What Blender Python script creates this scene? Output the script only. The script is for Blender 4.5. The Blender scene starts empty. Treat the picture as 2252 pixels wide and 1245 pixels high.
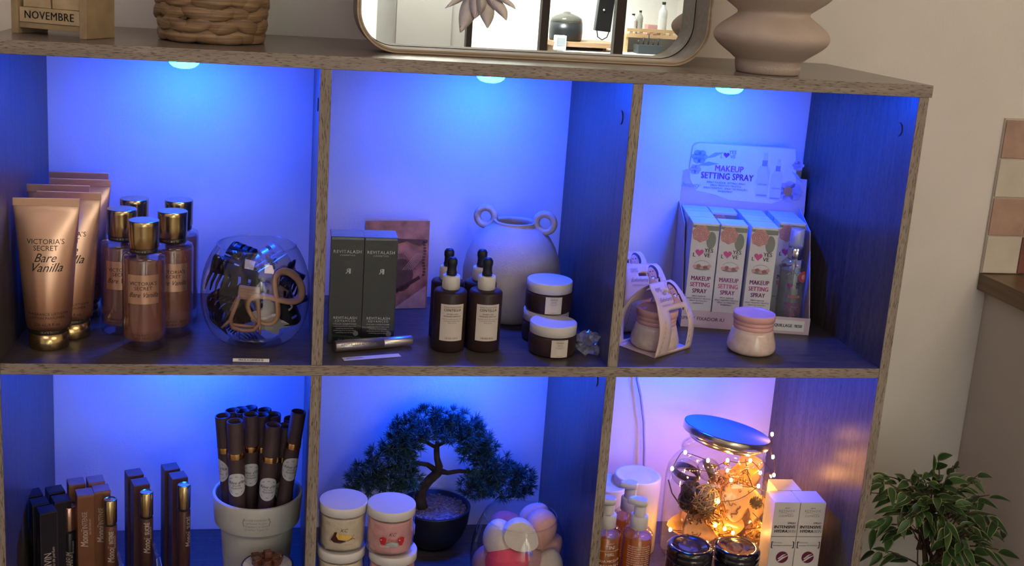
import bpy, bmesh, math, random
from mathutils import Vector, Matrix, Euler
random.seed(7)
sc = bpy.context.scene
COL = sc.collection
PI = math.pi
# ---------------------------------------------------------------- camera
F_PX, CXP, CYP = 2550.873, 1126 - 78.3945, 622.5 - 113.585
C = Vector((0.29364, -1.23868, 0.11543))
yaw, pitch, roll = 0.17042, 0.22433, 0.06347
fwd = Vector((math.sin(yaw)*math.cos(pitch), math.cos(yaw)*math.cos(pitch), -math.sin(pitch)))
r0 = Vector((math.cos(yaw), -math.sin(yaw), 0)); u0 = r0.cross(fwd)
rgt = math.cos(roll)*r0 + math.sin(roll)*u0
upv = -math.sin(roll)*r0 + math.cos(roll)*u0
cd = bpy.data.cameras.new('camera'); cam = bpy.data.objects.new('camera', cd); COL.objects.link(cam)
cd.sensor_fit = 'HORIZONTAL'; cd.sensor_width = 36; cd.lens = 36*F_PX/2252
cd.shift_x = 78.3945/2252; cd.shift_y = -113.585/2252; cd.clip_start = 0.01
M = Matrix((rgt, upv, -fwd)).transposed().to_4x4(); M.translation = C
cam.matrix_world = M
sc.camera = cam
# ---------------------------------------------------------------- world, exposure
w = bpy.data.worlds.new('world'); sc.world = w; w.use_nodes = True
w.node_tree.nodes['Background'].inputs[0].default_value = (1.0, 0.85, 0.72, 1)
w.node_tree.nodes['Background'].inputs[1].default_value = 0.03
sc.view_settings.view_transform = 'Standard'; sc.view_settings.look = 'None'
sc.view_settings.exposure = 0.0; sc.view_settings.gamma = 1; sc.view_settings.use_curve_mapping = False
def area(name, loc, target, size, power, color, shape='DISK', spread=PI):
    l = bpy.data.lights.new(name, 'AREA'); l.shape = shape; l.size = size; l.energy = power; l.color = color; l.spread = spread
    o = bpy.data.objects.new(name, l); COL.objects.link(o); o.location = loc
    d = Vector(target) - Vector(loc); o.rotation_euler = d.to_track_quat('-Z', 'Y').to_euler(); return o
WARM = (1.0, 0.74, 0.50); COOL = (0.93, 1.0, 0.93)
area('ceiling_light_warm', (1.75, -1.75, 1.46), (1.65, -1.2, 0), 1.2, 29, WARM, 'SQUARE')
area('added_fill_left', (-.3, -1.7, 1.46), (-.2, -1.4, 0), 1.0, 9.5, (1.0, .80, .90), 'SQUARE')  # unseen fill lamp, added to brighten the left wall
area('ceiling_light_cool', (1.3, -4.15, 1.42), (1.35, -5.0, -.15), .8, 125, COOL, 'SQUARE', 1.5)
# ---------------------------------------------------------------- helpers
def on(px, py, z, r=0.0):
    """point on the level z that shows at photo pixel, pushed back by radius r"""
    q = rgt*((px-CXP)/F_PX) - upv*((py-CYP)/F_PX) + fwd
    P = C + q*((z-C.z)/q.z)
    v = Vector((P.x-C.x, P.y-C.y, 0)).normalized()
    return P + v*r
def at(px, py, y):
    q = rgt*((px-CXP)/F_PX) - upv*((py-CYP)/F_PX) + fwd
    return C + q*((y-C.y)/q.y)
def pix(P):
    q = Vector(P)-C; k = q.dot(fwd)
    return CXP+F_PX*q.dot(rgt)/k, CYP-F_PX*q.dot(upv)/k
def hz(P, py):
    """height z of the point above P that shows at image row py"""
    a, b = -1.2, 1.0
    for _ in range(40):
        m = (a+b)/2
        if pix((P[0], P[1], m))[1] > py: a = m
        else: b = m
    return m
MATS = {}
def srgb(r, g, b):
    f = lambda c: (c/255/12.92) if c <= 10 else ((c/255+0.055)/1.055)**2.4
    return (f(r), f(g), f(b))
def mat(name, col=(.8,.8,.8), rough=.5, metal=0., spec=.5, var=.06, nscale=60, trans=0., ior=1.45, emit=None, es=0., sss=0., bump=0., bscale=200, coat=0., alpha=1.):
    if name in MATS: return MATS[name]
    m = bpy.data.materials.new(name); m.use_nodes = True; nt = m.node_tree; b = nt.nodes['Principled BSDF']
    b.inputs['Roughness'].default_value = rough; b.inputs['Metallic'].default_value = metal
    b.inputs['Specular IOR Level'].default_value = spec; b.inputs['IOR'].default_value = ior
    b.inputs['Transmission Weight'].default_value = trans; b.inputs['Coat Weight'].default_value = coat
    b.inputs['Alpha'].default_value = alpha
    if sss: b.inputs['Subsurface Weight'].default_value = sss; b.inputs['Subsurface Scale'].default_value = .01
    tc = nt.nodes.new('ShaderNodeTexCoord')
    if emit: b.inputs['Emission Color'].default_value = (*emit, 1); b.inputs['Emission Strength'].default_value = es
    n = nt.nodes.new('ShaderNodeTexNoise'); n.inputs['Scale'].default_value = nscale; n.inputs['Detail'].default_value = 3
    nt.links.new(tc.outputs['Object'], n.inputs['Vector'])
    cr = nt.nodes.new('ShaderNodeValToRGB'); e = cr.color_ramp.elements
    e[0].position = .3; e[1].position = .7
    e[0].color = (*[max(0, c*(1-var)) for c in col], 1); e[1].color = (*[min(1, c*(1+var)) for c in col], 1)
    nt.links.new(n.outputs['Fac'], cr.inputs[0]); nt.links.new(cr.outputs[0], b.inputs['Base Color'])
    if bump:
        n2 = nt.nodes.new('ShaderNodeTexNoise'); n2.inputs['Scale'].default_value = bscale; n2.inputs['Detail'].default_value = 4
        nt.links.new(tc.outputs['Object'], n2.inputs['Vector'])
        bp = nt.nodes.new('ShaderNodeBump'); bp.inputs['Strength'].default_value = bump; bp.inputs['Distance'].default_value = .002
        nt.links.new(n2.outputs['Fac'], bp.inputs['Height']); nt.links.new(bp.outputs[0], b.inputs['Normal'])
    MATS[name] = m; return m
def ramp(nt, src, stops):
    cr = nt.nodes.new('ShaderNodeValToRGB'); cr.color_ramp.elements.remove(cr.color_ramp.elements[0])
    cr.color_ramp.elements[0].position = stops[0][0]; cr.color_ramp.elements[0].color = (*stops[0][1], 1)
    for p, c in stops[1:]:
        e = cr.color_ramp.elements.new(p); e.color = (*c, 1)
    nt.links.new(src, cr.inputs[0]); return cr
def wood(name, axis, light=(.30,.262,.232), dark=(.17,.142,.12), fleck=True, rough=.36, scl=1.0):
    if name in MATS: return MATS[name]
    m = bpy.data.materials.new(name); m.use_nodes = True; nt = m.node_tree; b = nt.nodes['Principled BSDF']
    tc = nt.nodes.new('ShaderNodeTexCoord')
    def noise(s_along, s_across, det=4, dist=0.):
        mp = nt.nodes.new('ShaderNodeMapping'); s = [s_across*scl]*3
        for ax_ in (axis if isinstance(axis, tuple) else (axis,)): s[ax_] = s_along*scl
        mp.inputs['Scale'].default_value = s; mp.inputs['Location'].default_value = (3.1, 1.7, 5.3); nt.links.new(tc.outputs['Object'], mp.inputs['Vector'])
        n = nt.nodes.new('ShaderNodeTexNoise'); n.inputs['Scale'].default_value = 1; n.inputs['Detail'].default_value = det
        n.inputs['Distortion'].default_value = dist
        nt.links.new(mp.outputs[0], n.inputs['Vector']); return n
    n1 = noise(9, 170, 6, .3); mid = [(a+c)/2 for a, c in zip(light, dark)]
    c1 = ramp(nt, n1.outputs['Fac'], [(.25, dark), (.5, mid), (.72, light)])
    out = c1.outputs[0]
    if fleck:
        n2 = noise(110, 1000, 2)
        f = ramp(nt, n2.outputs['Fac'], [(.36, (0.32,0.27,0.24)), (.45, (1,1,1))])
        mx = nt.nodes.new('ShaderNodeMix'); mx.data_type = 'RGBA'; mx.blend_type = 'MULTIPLY'; mx.inputs[0].default_value = .9
        nt.links.new(out, mx.inputs[6]); nt.links.new(f.outputs[0], mx.inputs[7]); out = mx.outputs[2]
    nt.links.new(out, b.inputs['Base Color']); b.inputs['Roughness'].default_value = rough
    bp = nt.nodes.new('ShaderNodeBump'); bp.inputs['Strength'].default_value = .25; bp.inputs['Distance'].default_value = .0006
    nt.links.new(n1.outputs['Fac'], bp.inputs['Height']); nt.links.new(bp.outputs[0], b.inputs['Normal'])
    MATS[name] = m; return m
def thin_glass(name, tint=(1,1,1), rough=.02, ior=1.45, body=None, bfac=0.):
    """thin clear wall: transparent film with a fresnel gloss, and optionally a share of coloured body"""
    if name in MATS: return MATS[name]
    m = bpy.data.materials.new(name); m.use_nodes = True; nt = m.node_tree; nt.nodes.remove(nt.nodes['Principled BSDF'])
    out = nt.nodes['Material Output']
    t = nt.nodes.new('ShaderNodeBsdfTransparent')
    tc = nt.nodes.new('ShaderNodeTexCoord'); n = nt.nodes.new('ShaderNodeTexNoise'); n.inputs['Scale'].default_value = 8
    nt.links.new(tc.outputs['Object'], n.inputs['Vector'])
    cr = ramp(nt, n.outputs['Fac'], [(.2, tuple(c*.97 for c in tint)), (.8, tint)])
    nt.links.new(cr.outputs[0], t.inputs[0])
    last = t.outputs[0]
    if body:
        d = nt.nodes.new('ShaderNodeBsdfDiffuse'); d.inputs[0].default_value = (*body, 1)
        mx = nt.nodes.new('ShaderNodeMixShader'); mx.inputs[0].default_value = bfac
        nt.links.new(last, mx.inputs[1]); nt.links.new(d.outputs[0], mx.inputs[2]); last = mx.outputs[0]
    g = nt.nodes.new('ShaderNodeBsdfGlossy'); g.inputs['Roughness'].default_value = rough
    lw = nt.nodes.new('ShaderNodeLayerWeight'); lw.inputs['Blend'].default_value = .5
    pw = nt.nodes.new('ShaderNodeMath'); pw.operation = 'POWER'; pw.inputs[1].default_value = 3.2 if ior < 1.6 else 3; nt.links.new(lw.outputs['Facing'], pw.inputs[0])
    fr = nt.nodes.new('ShaderNodeMath'); fr.operation = 'MULTIPLY_ADD'; f0 = ((ior-1)/(ior+1))**2*2.0
    fr.inputs[1].default_value = 1-f0; fr.inputs[2].default_value = f0; nt.links.new(pw.outputs[0], fr.inputs[0])
    mx = nt.nodes.new('ShaderNodeMixShader'); nt.links.new(fr.outputs[0], mx.inputs[0])
    nt.links.new(last, mx.inputs[1]); nt.links.new(g.outputs[0], mx.inputs[2]); nt.links.new(mx.outputs[0], out.inputs[0])
    MATS[name] = m; return m
class MB:
    def __init__(s): s.bm = bmesh.new(); s.mats = []
    def mi(s, m):
        if m not in s.mats: s.mats.append(m)
        return s.mats.index(m)
    def face(s, vs, m, smooth=False):
        try: f = s.bm.faces.new([v if isinstance(v, bmesh.types.BMVert) else s.bm.verts.new(v) for v in vs])
        except ValueError: return None
        f.material_index = s.mi(m); f.smooth = smooth; return f
    def box(s, x0, x1, y0, y1, z0, z1, m, bev=0., mx=None):
        r = bmesh.ops.create_cube(s.bm, size=1, matrix=Matrix.LocRotScale(Vector(((x0+x1)/2, (y0+y1)/2, (z0+z1)/2)), None, Vector((x1-x0, y1-y0, z1-z0))))
        vs = r['verts']; i = s.mi(m)
        fs = {f for v in vs for f in v.link_faces}
        for f in fs: f.material_index = i
        if bev:
            es = list({e for v in vs for e in v.link_edges})
            rb = bmesh.ops.bevel(s.bm, geom=es, offset=bev, segments=2, affect='EDGES', profile=.5)
            vs = list({v for f in rb['faces'] for v in f.verts} | {v for v in vs if v.is_valid})
            for f in rb['faces']: f.material_index = i
            allf = {f for v in vs for f in v.link_faces}; vs = list({v for f in allf for v in f.verts})
        if mx is not None: bmesh.ops.transform(s.bm, matrix=mx, verts=vs)
        return vs
    def lathe(s, prof, m, seg=40, c=(0,0,0), cap0=True, cap1=True, smooth=True, mx=None, sx=1., sy=1.):
        rings = []
        for r, z in prof:
            rings.append([s.bm.verts.new((c[0]+r*sx*math.cos(2*PI*k/seg), c[1]+r*sy*math.sin(2*PI*k/seg), c[2]+z)) for k in range(seg)])
        i = s.mi(m)
        for a, b in zip(rings, rings[1:]):
            for k in range(seg):
                f = s.bm.faces.new((a[k], a[(k+1)%seg], b[(k+1)%seg], b[k])); f.material_index = i
                f.smooth = smooth and abs(a[0].co.z-b[0].co.z) > .12*abs((a[0].co-b[0].co).length)
        if cap0: f = s.bm.faces.new(rings[0][::-1]); f.material_index = i
        if cap1: f = s.bm.faces.new(rings[-1]); f.material_index = i
        if mx is not None: bmesh.ops.transform(s.bm, matrix=mx, verts=[v for r in rings for v in r])
        return rings
    def loft(s, rings, m, smooth=True, cap0=True, cap1=True, closed=True):
        R = [[s.bm.verts.new(p) for p in r] for r in rings]; i = s.mi(m)
        for a, b in zip(R, R[1:]):
            n = len(a)
            for k in range(n if closed else n-1):
                try: f = s.bm.faces.new((a[k], a[(k+1)%n], b[(k+1)%n], b[k])); f.material_index = i; f.smooth = smooth
                except ValueError: pass
        if cap0 and closed: f = s.bm.faces.new(R[0][::-1]); f.material_index = i
        if cap1 and closed: f = s.bm.faces.new(R[-1]); f.material_index = i
        return R
    def tube(s, pts, r, m, seg=8, caps=True, closed=False, flat=None):
        pts = [Vector(p) for p in pts]; n = len(pts); rings = []
        rr = r if isinstance(r, (list, tuple)) else [r]*n
        ref = None
        for k, p in enumerate(pts):
            if closed: t = (pts[(k+1)%n]-pts[k-1]).normalized()
            else: t = (pts[min(k+1, n-1)]-pts[max(k-1, 0)]).normalized()
            if ref is None:
                ref = Vector((0,0,1)) if abs(t.z) < .9 else Vector((1,0,0))
            a = (ref - t*ref.dot(t))
            a = a.normalized() if a.length > 1e-6 else t.orthogonal().normalized()
            ref = a; b = t.cross(a)
            fa, fb = flat if flat else (1, 1)
            rings.append([p + (a*math.cos(2*PI*q/seg)*fa + b*math.sin(2*PI*q/seg)*fb)*rr[k] for q in range(seg)])
        if closed: rings.append(rings[0])
        return s.loft(rings, m, cap0=caps and not closed, cap1=caps and not closed)
    def prism(s, pts2, z0, z1, m, mx=None, smooth=False):
        """polygon in xy pushed from z0 to z1"""
        a = [s.bm.verts.new((x, y, z0)) for x, y in pts2]; b = [s.bm.verts.new((x, y, z1)) for x, y in pts2]; i = s.mi(m); n = len(a)
        fs = [s.bm.faces.new(a[::-1]), s.bm.faces.new(b)]
        for k in range(n):
            f = s.bm.faces.new((a[k], a[(k+1)%n], b[(k+1)%n], b[k])); f.smooth = smooth; fs.append(f)
        for f in fs: f.material_index = i
        if mx is not None: bmesh.ops.transform(s.bm, matrix=mx, verts=a+b)
    def ball(s, c, r, m, seg=16, sx=1., sy=1., sz=1., mx=None):
        i = s.mi(m)
        q = bmesh.ops.create_uvsphere(s.bm, u_segments=seg, v_segments=max(6, seg*2//3), radius=1, matrix=Matrix.LocRotScale(Vector(c), mx.to_3x3().to_euler() if mx else None, Vector((r*sx, r*sy, r*sz))))
        for v in q['verts']:
            for f in v.link_faces: f.material_index = i; f.smooth = True
        return q['verts']
    def obj(s, name, parent=None, loc=None, rot=None, autosmooth=None):
        bmesh.ops.recalc_face_normals(s.bm, faces=s.bm.faces)
        me = bpy.data.meshes.new(name); s.bm.to_mesh(me); s.bm.free()
        for m in s.mats: me.materials.append(m)
        o = bpy.data.objects.new(name, me); COL.objects.link(o)
        if parent is not None: o.parent = parent
        if loc is not None: o.location = loc
        if rot is not None: o.rotation_euler = rot
        if autosmooth: 
            try: me.set_sharp_from_angle(angle=math.radians(autosmooth))
            except Exception: pass
        return o
def tag(o, label=None, cat=None, group=None, kind=None):
    if label: o['label'] = label
    if cat: o['category'] = cat
    if group: o['group'] = group
    if kind: o['kind'] = kind
    return o
def thing(name, label, cat, loc, rz=0., group=None, rot=None):
    o = bpy.data.objects.new(name, None); COL.objects.link(o); o.empty_display_size = .02
    o.location = loc; o.rotation_euler = rot if rot else (0, 0, rz)
    return tag(o, label, cat, group)
def dup(root, loc=None, rz=None, label=None, group=None, rot=None, scale=None):
    def cp(o, par):
        c = o.copy(); COL.objects.link(c); c.parent = par
        if par is not None: c.matrix_parent_inverse = o.matrix_parent_inverse
        for ch in list(o.children): cp(ch, c)
        return c
    r = cp(root, None)
    if loc is not None: r.location = loc
    if rz is not None: r.rotation_euler = (0, 0, rz)
    if rot is not None: r.rotation_euler = rot
    if scale is not None: r.scale = scale
    if label: r['label'] = label
    if group: r['group'] = group
    return r
def text_polys(s, size, shear=0., spacing=1., bold=0., align='CENTER'):
    cu = bpy.data.curves.new('t', 'FONT'); cu.body = s; cu.size = size; cu.align_x = align; cu.align_y = 'CENTER'
    cu.shear = shear; cu.space_character = spacing; cu.resolution_u = 2; cu.offset = bold*size
    o = bpy.data.objects.new('t', cu); COL.objects.link(o)
    dg = bpy.context.evaluated_depsgraph_get(); dg.update()
    me = bpy.data.meshes.new_from_object(o.evaluated_get(dg))
    vs = [v.co.copy() for v in me.vertices]; fs = [tuple(p.vertices) for p in me.polygons]
    bpy.data.objects.remove(o); bpy.data.curves.remove(cu); bpy.data.meshes.remove(me)
    return vs, fs
def lettering(parent, lines, surf, m, name='lettering', label=None, cut=0):
    """lines: (text, u, v, size, opts) laid on surf(u, v) -> 3D point"""
    b = MB()
    for ln in lines:
        s, u, v, size = ln[:4]; o = dict(ln[4]) if len(ln) > 4 else {}
        tw = o.pop('w', None); mm = o.pop('m', m); rot = o.pop('rot', 0); sx = o.pop('sx', 1)
        heavy = o.get('bold', 0); heavy = heavy*1.6 if heavy > .009 else 0; o['bold'] = 0
        vs, fs = text_polys(s, size, **o)
        if cut:
            tb = bmesh.new(); tv = [tb.verts.new(p) for p in vs]
            for f in fs:
                try: tb.faces.new([tv[k] for k in f])
                except ValueError: pass
            bmesh.ops.triangulate(tb, faces=tb.faces[:])
            for _ in range(cut):
                le = [e for e in tb.edges if e.calc_length() > size*.12]
                if le: bmesh.ops.subdivide_edges(tb, edges=le, cuts=1); bmesh.ops.triangulate(tb, faces=tb.faces[:])
            tb.verts.index_update(); vs = [v.co.copy() for v in tb.verts]; fs = [tuple(v.index for v in f.verts) for f in tb.faces]; tb.free()
        cr, sr = math.cos(rot), math.sin(rot)
        if tw and vs: sx = tw/max(1e-6, max(p.x for p in vs)-min(p.x for p in vs))
        i = b.mi(mm)
        for dx in ((0,) if not heavy else (-heavy*size*.5, heavy*size*.5)):
            bv = [b.bm.verts.new(surf(u + ((p.x*sx+dx)*cr-p.y*sr), v + ((p.x*sx+dx)*sr+p.y*cr))) for p in vs]
            for f in fs:
                try: q = b.bm.faces.new([bv[k] for k in f]); q.material_index = i
                except ValueError: pass
    o = b.obj(name, parent)
    if label: o['label'] = label
    return o
def front(y=0., eps=.0003): return lambda u, v: (u, y-eps, v)
def cyl(R, eps=.0004, a0=0., cx=0., cy=0.): return lambda u, v: (cx+(R+eps)*math.sin(u/R+a0), cy-(R+eps)*math.cos(u/R+a0), v)
def patch(b, surf, u0, u1, v0, v1, m, n=8, k=1):
    """label sheet following surf"""
    g = [[b.bm.verts.new(surf(u0+(u1-u0)*i/n, v0+(v1-v0)*j/k)) for i in range(n+1)] for j in range(k+1)]
    q = b.mi(m)
    for j in range(k):
        for i in range(n):
            f = b.bm.faces.new((g[j][i], g[j][i+1], g[j+1][i+1], g[j+1][i])); f.material_index = q; f.smooth = True
def poly(b, surf, pts, m):
    b.face([surf(u, v) for u, v in pts], m)
def disc_pts(cu, cv, ru, rv, n=20, a0=0., a1=2*PI): return [(cu+ru*math.cos(a0+(a1-a0)*i/n), cv+rv*math.sin(a0+(a1-a0)*i/n)) for i in range(n)]
def heart_pts(cu, cv, s, n=20):
    o = []
    for i in range(n):
        t = 2*PI*i/n
        o.append((cu+s*(16*math.sin(t)**3)/32, cv+s*(13*math.cos(t)-5*math.cos(2*t)-2*math.cos(3*t)-math.cos(4*t))/32))
    return o

def fit_inside(roots, cx, cy, rad, zmin, margin=.0012):
    """nudge loose things in a vessel inwards until none pokes through its wall; rad(z) is the wall radius"""
    for root in roots:
        for it in range(14):
            bpy.context.view_layer.update()
            worst = 0; mv = Vector((0,0,0)); low = 0
            obs = [root]+list(root.children_recursive)
            for o in obs:
                if o.type != 'MESH': continue
                mw = o.matrix_world
                for v in o.data.vertices:
                    p = mw @ v.co; r_ = math.hypot(p.x-cx, p.y-cy); ex = r_-(rad(p.z)-margin)
                    if ex > worst: worst = ex; mv = Vector((cx-p.x, cy-p.y, 0)).normalized()*ex
                    low = max(low, zmin-p.z)
            if worst <= 0 and low <= 0: break
            root.location += mv*1.02 + Vector((0,0,low))
            if it > 5: root.scale *= .96
# ---------------------------------------------------------------- room and shelf
W, T, H, T2, TT, D = .3296, .01228, .3296, .01257, .01434, .2802
Z1 = -H; Z2 = -2*H-T2; Z3 = -3*H-2*T2; FLOOR = Z3-T2-.02
Z1B, Z2B, TTB = Z1, Z2, TT
XR = 3*W+2*T
wallm = mat('wall_paint', (.80,.76,.71), .85, var=.02, nscale=14, bump=.15, bscale=350)
wallb = mat('back_room_paint', (.90,.91,.88), .8, var=.02, nscale=6)
greyw = mat('grey_panel', (.30,.265,.24), .7, var=.04, nscale=5)
def struct(name, x0, x1, y0, y1, z0, z1, m, label=None):
    b = MB(); b.box(x0, x1, y0, y1, z0, z1, m); o = b.obj(name); return tag(o, label, None, None, 'structure')
X0R, X1R, YB, CEIL = -1.1, 2.9, -5.0, 1.5
struct('wall_back', X0R-.1, X1R+.1, D, D+.1, FLOOR, CEIL, wallm, 'beige painted wall behind the shelving unit')
struct('wall_front', X0R-.1, X1R+.1, YB-.1, YB, FLOOR, CEIL, wallb, 'bright white wall seen in the mirror')
struct('wall_left', X0R-.1, X0R, YB, D, FLOOR, CEIL, wallm)
struct('wall_right', X1R, X1R+.1, YB, D, FLOOR, CEIL, wallm)
struct('floor', X0R-.1, X1R+.1, YB-.1, D+.1, FLOOR-.05, FLOOR, wood('floor_wood', 0, (.30,.22,.15), (.18,.12,.08), False, .4, .4))
struct('ceiling', X0R-.1, X1R+.1, YB-.1, D+.1, CEIL, CEIL+.05, wallb)
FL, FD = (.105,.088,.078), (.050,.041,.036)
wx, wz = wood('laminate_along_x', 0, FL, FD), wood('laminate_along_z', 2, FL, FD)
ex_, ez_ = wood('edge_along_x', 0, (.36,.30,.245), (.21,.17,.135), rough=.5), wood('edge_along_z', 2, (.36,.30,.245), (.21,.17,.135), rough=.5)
wt = wood('laminate_top', 0, (.24,.205,.185), (.155,.13,.115), True, .24)  # lighter copy of the laminate, warm room light put into its tone
unit = thing('shelving_unit', 'grey-brown wood-effect cube shelving unit with six lit compartments against the wall', 'shelf', (0,0,FLOOR))
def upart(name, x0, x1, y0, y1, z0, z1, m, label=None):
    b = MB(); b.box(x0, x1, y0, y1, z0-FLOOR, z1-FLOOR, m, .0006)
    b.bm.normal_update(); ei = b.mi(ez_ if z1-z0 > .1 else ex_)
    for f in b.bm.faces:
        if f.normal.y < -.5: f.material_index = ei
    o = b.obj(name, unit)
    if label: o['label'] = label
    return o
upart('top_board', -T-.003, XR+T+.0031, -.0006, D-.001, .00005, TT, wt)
for i, x in enumerate((-T, W, 2*W+T, XR)):
    full = i in (0, 3)
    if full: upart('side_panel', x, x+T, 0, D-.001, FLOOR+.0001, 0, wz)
    else:
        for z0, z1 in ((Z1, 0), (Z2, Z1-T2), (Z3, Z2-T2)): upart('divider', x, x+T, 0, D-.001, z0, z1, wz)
for z in (Z1, Z2, Z3):
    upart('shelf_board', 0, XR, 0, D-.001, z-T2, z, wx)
# cam fittings in the panels
dk = mat('fitting_dark', (.035,.03,.035), .5)
for (x, sgn, y, z) in ((W, -1, .035, -.042), (2*W+T, -1, .035, -.042), (XR, -1, .035, -.042), (2*W+T, -1, .25, -.012), (XR, -1, .25, -.012), (0, 1, .245, -.012), (2*W+T, -1, .04, Z1-T2-.018)):
    b = MB(); mx = Matrix.Translation((x+sgn*.0003, y, z-FLOOR)) @ Matrix.Rotation(PI/2, 4, 'Y')
    b.lathe([(.0075,-.0008),(.0075,.0008),(.0055,.0009),(.0050,.0002)] , dk if x == W else wz, 20, mx=mx)
    if x != W: b.lathe([(.0084,-.0004),(.0084,.0003),(.0074,.0003)], dk, 20, cap1=False, mx=mx)
    b.obj('cam_fitting', unit)
# puck lights, one under the roof of each compartment
BLUE = (0.001, .062, 1.0)
puck_white = mat('puck_plastic', (.8,.8,.82), .35)
lens = mat('puck_lens', (.2,.5,.8), .3, emit=BLUE, es=510)
pk = None
LX = (.174, .545, .857)
LBL = ('left', 'middle', 'right')
for row, zt in enumerate((0, Z1-T2)):
    for i, x in enumerate(LX):
        lab = 'round glowing blue puck light under the roof of the %s %s compartment' % (('upper', 'lower')[row], LBL[i])
        loc = (x, .188, zt)
        if pk is None:
            pk = thing('puck_light', lab, 'light', loc, group='blue puck lights under the shelf roofs')
            b = MB(); b.lathe([(.023,-.0002),(.0235,-.003),(.0235,-.013),(.0185,-.0155)], puck_white, 40, cap1=False); b.obj('housing', pk)
            b = MB(); b.lathe([(.0185,-.0155),(.0165,-.0195),(.0125,-.0226),(.0070,-.0242),(.0015,-.0247)], lens, 40, cap0=False); b.obj('lens', pk)
        else: dup(pk, loc, label=lab)
# things rest a hair above the boards
LIFT = .0003
Z1 += LIFT; Z2 += LIFT; TT += LIFT
# ---------------------------------------------------------------- tiles, counter, cabinet
grout = mat('grout', (.62,.56,.48), .9)
pink = mat('tile_terracotta', (.46,.30,.235), .45, var=.18, nscale=30)
pale = mat('tile_pale', (.66,.60,.50), .4, var=.06, nscale=30)
red = mat('tile_dark_red', (.22,.09,.07), .4, var=.2, nscale=30)
tl = thing('tile_backsplash', 'backsplash of checked terracotta and cream tiles above the counter', 'tiles', (1.3118, D, -.2798))
b = MB(); b.box(0, .9, -.004, 0, .001, .2302, grout); b.obj('grout_bed', tl)
for r_ in range(4):
    for c_ in range(8):
        odd = (r_ % 2 == 1)
        if r_ == 0: m_ = (pale, red, pink)[c_ % 3]
        else: m_ = pink if (odd) == (c_ % 2 == 0) else pale
        b = MB(); b.box(.001+c_*.0565*1.0, .0555+c_*.0565, -.0065, -.004, .0015+r_*.0572, .0565+r_*.0572, m_, .0008); b.obj('tile', tl)
ctm = wood('counter_wood', 1, (.20,.12,.06), (.11,.062,.03), False, .35)
ct = MB(); ct.box(1.3118, 2.6, -.42, D-.0005, -.3049, -.2798, ctm, .0012)
tag(ct.obj('countertop'), 'dark brown wooden kitchen countertop with its end beside the wall', 'countertop')
cb = thing('kitchen_cabinet', 'grey-beige kitchen base cabinet under the wooden countertop', 'cabinet', (1.327, 0, FLOOR))
cabm = mat('cabinet_side', (.62,.56,.51), .6, var=.03, nscale=8)
b = MB(); b.box(0, 1.25, -.40, D-.001, 0, -.3051-FLOOR, cabm); b.obj('body', cb)
b = MB(); b.box(.003, .62, -.418, -.401, .06, -.315-FLOOR, cabm, .001); dr = b.obj('door', cb)
b = MB(); b.tube([(.56,-.418,.55),(.56,-.436,.56),(.56,-.436,.66),(.56,-.418,.67)], .004, mat('steel_handle', (.6,.6,.6), .3, 1.)); b.obj('handle', dr)
# ---------------------------------------------------------------- on top of the unit
# calendar
calw = mat('calendar_wood', (.36,.26,.15), .6, var=.2, nscale=40, bump=.1)
calb = mat('calendar_block', (.50,.38,.23), .6, var=.14, nscale=50)
ink = mat('ink_black', (.012,.012,.014), .5)
P = on(190, 87, TT); rz = math.radians(-27)
cal = thing('perpetual_calendar', 'wooden block perpetual calendar reading NOVEMBRE at the left end of the top', 'calendar', (P.x-.095*math.cos(rz), P.y-.095*math.sin(rz), TT), rz)
b = MB()
b.box(0, .0085, 0, .05, 0, .105, calw, .0006); b.box(.0865, .095, 0, .05, 0, .105, calw, .0006)
b.box(.0085, .0865, .003, .05, .0065, .0125, calw, .0004)
b.box(.0085, .0865, .045, .05, .0125, .105, calw)
b.obj('frame', cal)
b = MB(); b.box(.0095, .0855, .0015, .030, .0128, .0285, calb, .0005); mo = b.obj('month_block', cal)
lettering(mo, [('NOVEMBRE', .0475, .0205, .0118, dict(bold=.02, spacing=1.06))], front(.0015), ink)
for x, ch in ((.0128, '1'), (.0498, '5')):
    b = MB(); b.box(x, x+.0345, .004, .0385, .0288, .0633, calb, .0006); cu_ = b.obj('number_cube', cal)
    lettering(cu_, [(ch, x+.0172, .0525, .043, dict(bold=.006))], front(.004), ink, 'numeral')
# basket
hy = wood('water_hyacinth', (0, 1), (.40,.26,.14), (.10,.055,.027), False, .5, 2.2)
hd = mat('basket_inside', (.07,.045,.025), .8)
P = on(466, 98, TT, .057)
bk = thing('woven_basket', 'round basket braided from brown water hyacinth standing behind the front edge', 'basket', (P.x, P.y, TT))
b = MB(); b.lathe([(.050,.001),(.053,.02),(.055,.06),(.056,.115),(.053,.115),(.050,.06),(.047,.008)], hd, 36); b.obj('liner', bk)
b = MB(); rr = random.Random(3)
for j in range(9):
    z0 = .0075+j*.0128; n = 9 if j % 2 else 8; ro = .0535+.004*math.sin(min(1, z0/.09)*PI*.6)
    if j == 0: ro -= .0015
    for s in (0, 1):
        for k in range(n):
            th = 2*PI*(k+.5*s+.37*j)/n + rr.uniform(-.09,.09); L = 2*PI/n*rr.uniform(1.15,1.4); up = 1 if (s+j) % 2 else -1
            pts = []; rad = []; dr = rr.uniform(-.0012,.0014)
            for q in range(9):
                t = q/8; a = th+(t-.5)*L
                r_ = ro + .0040*math.sin(PI*t) - .0015 + dr
                pts.append((r_*math.cos(a), r_*math.sin(a), z0 + up*(t-.5)*.0135 + rr.uniform(-.0007,.0007)))
                rad.append((.0012+.0078*math.sin(PI*(.05+.88*t))**1.1)*rr.uniform(.9,1.08))
            b.tube(pts, rad, hy, seg=9, flat=(1, .55))
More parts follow.
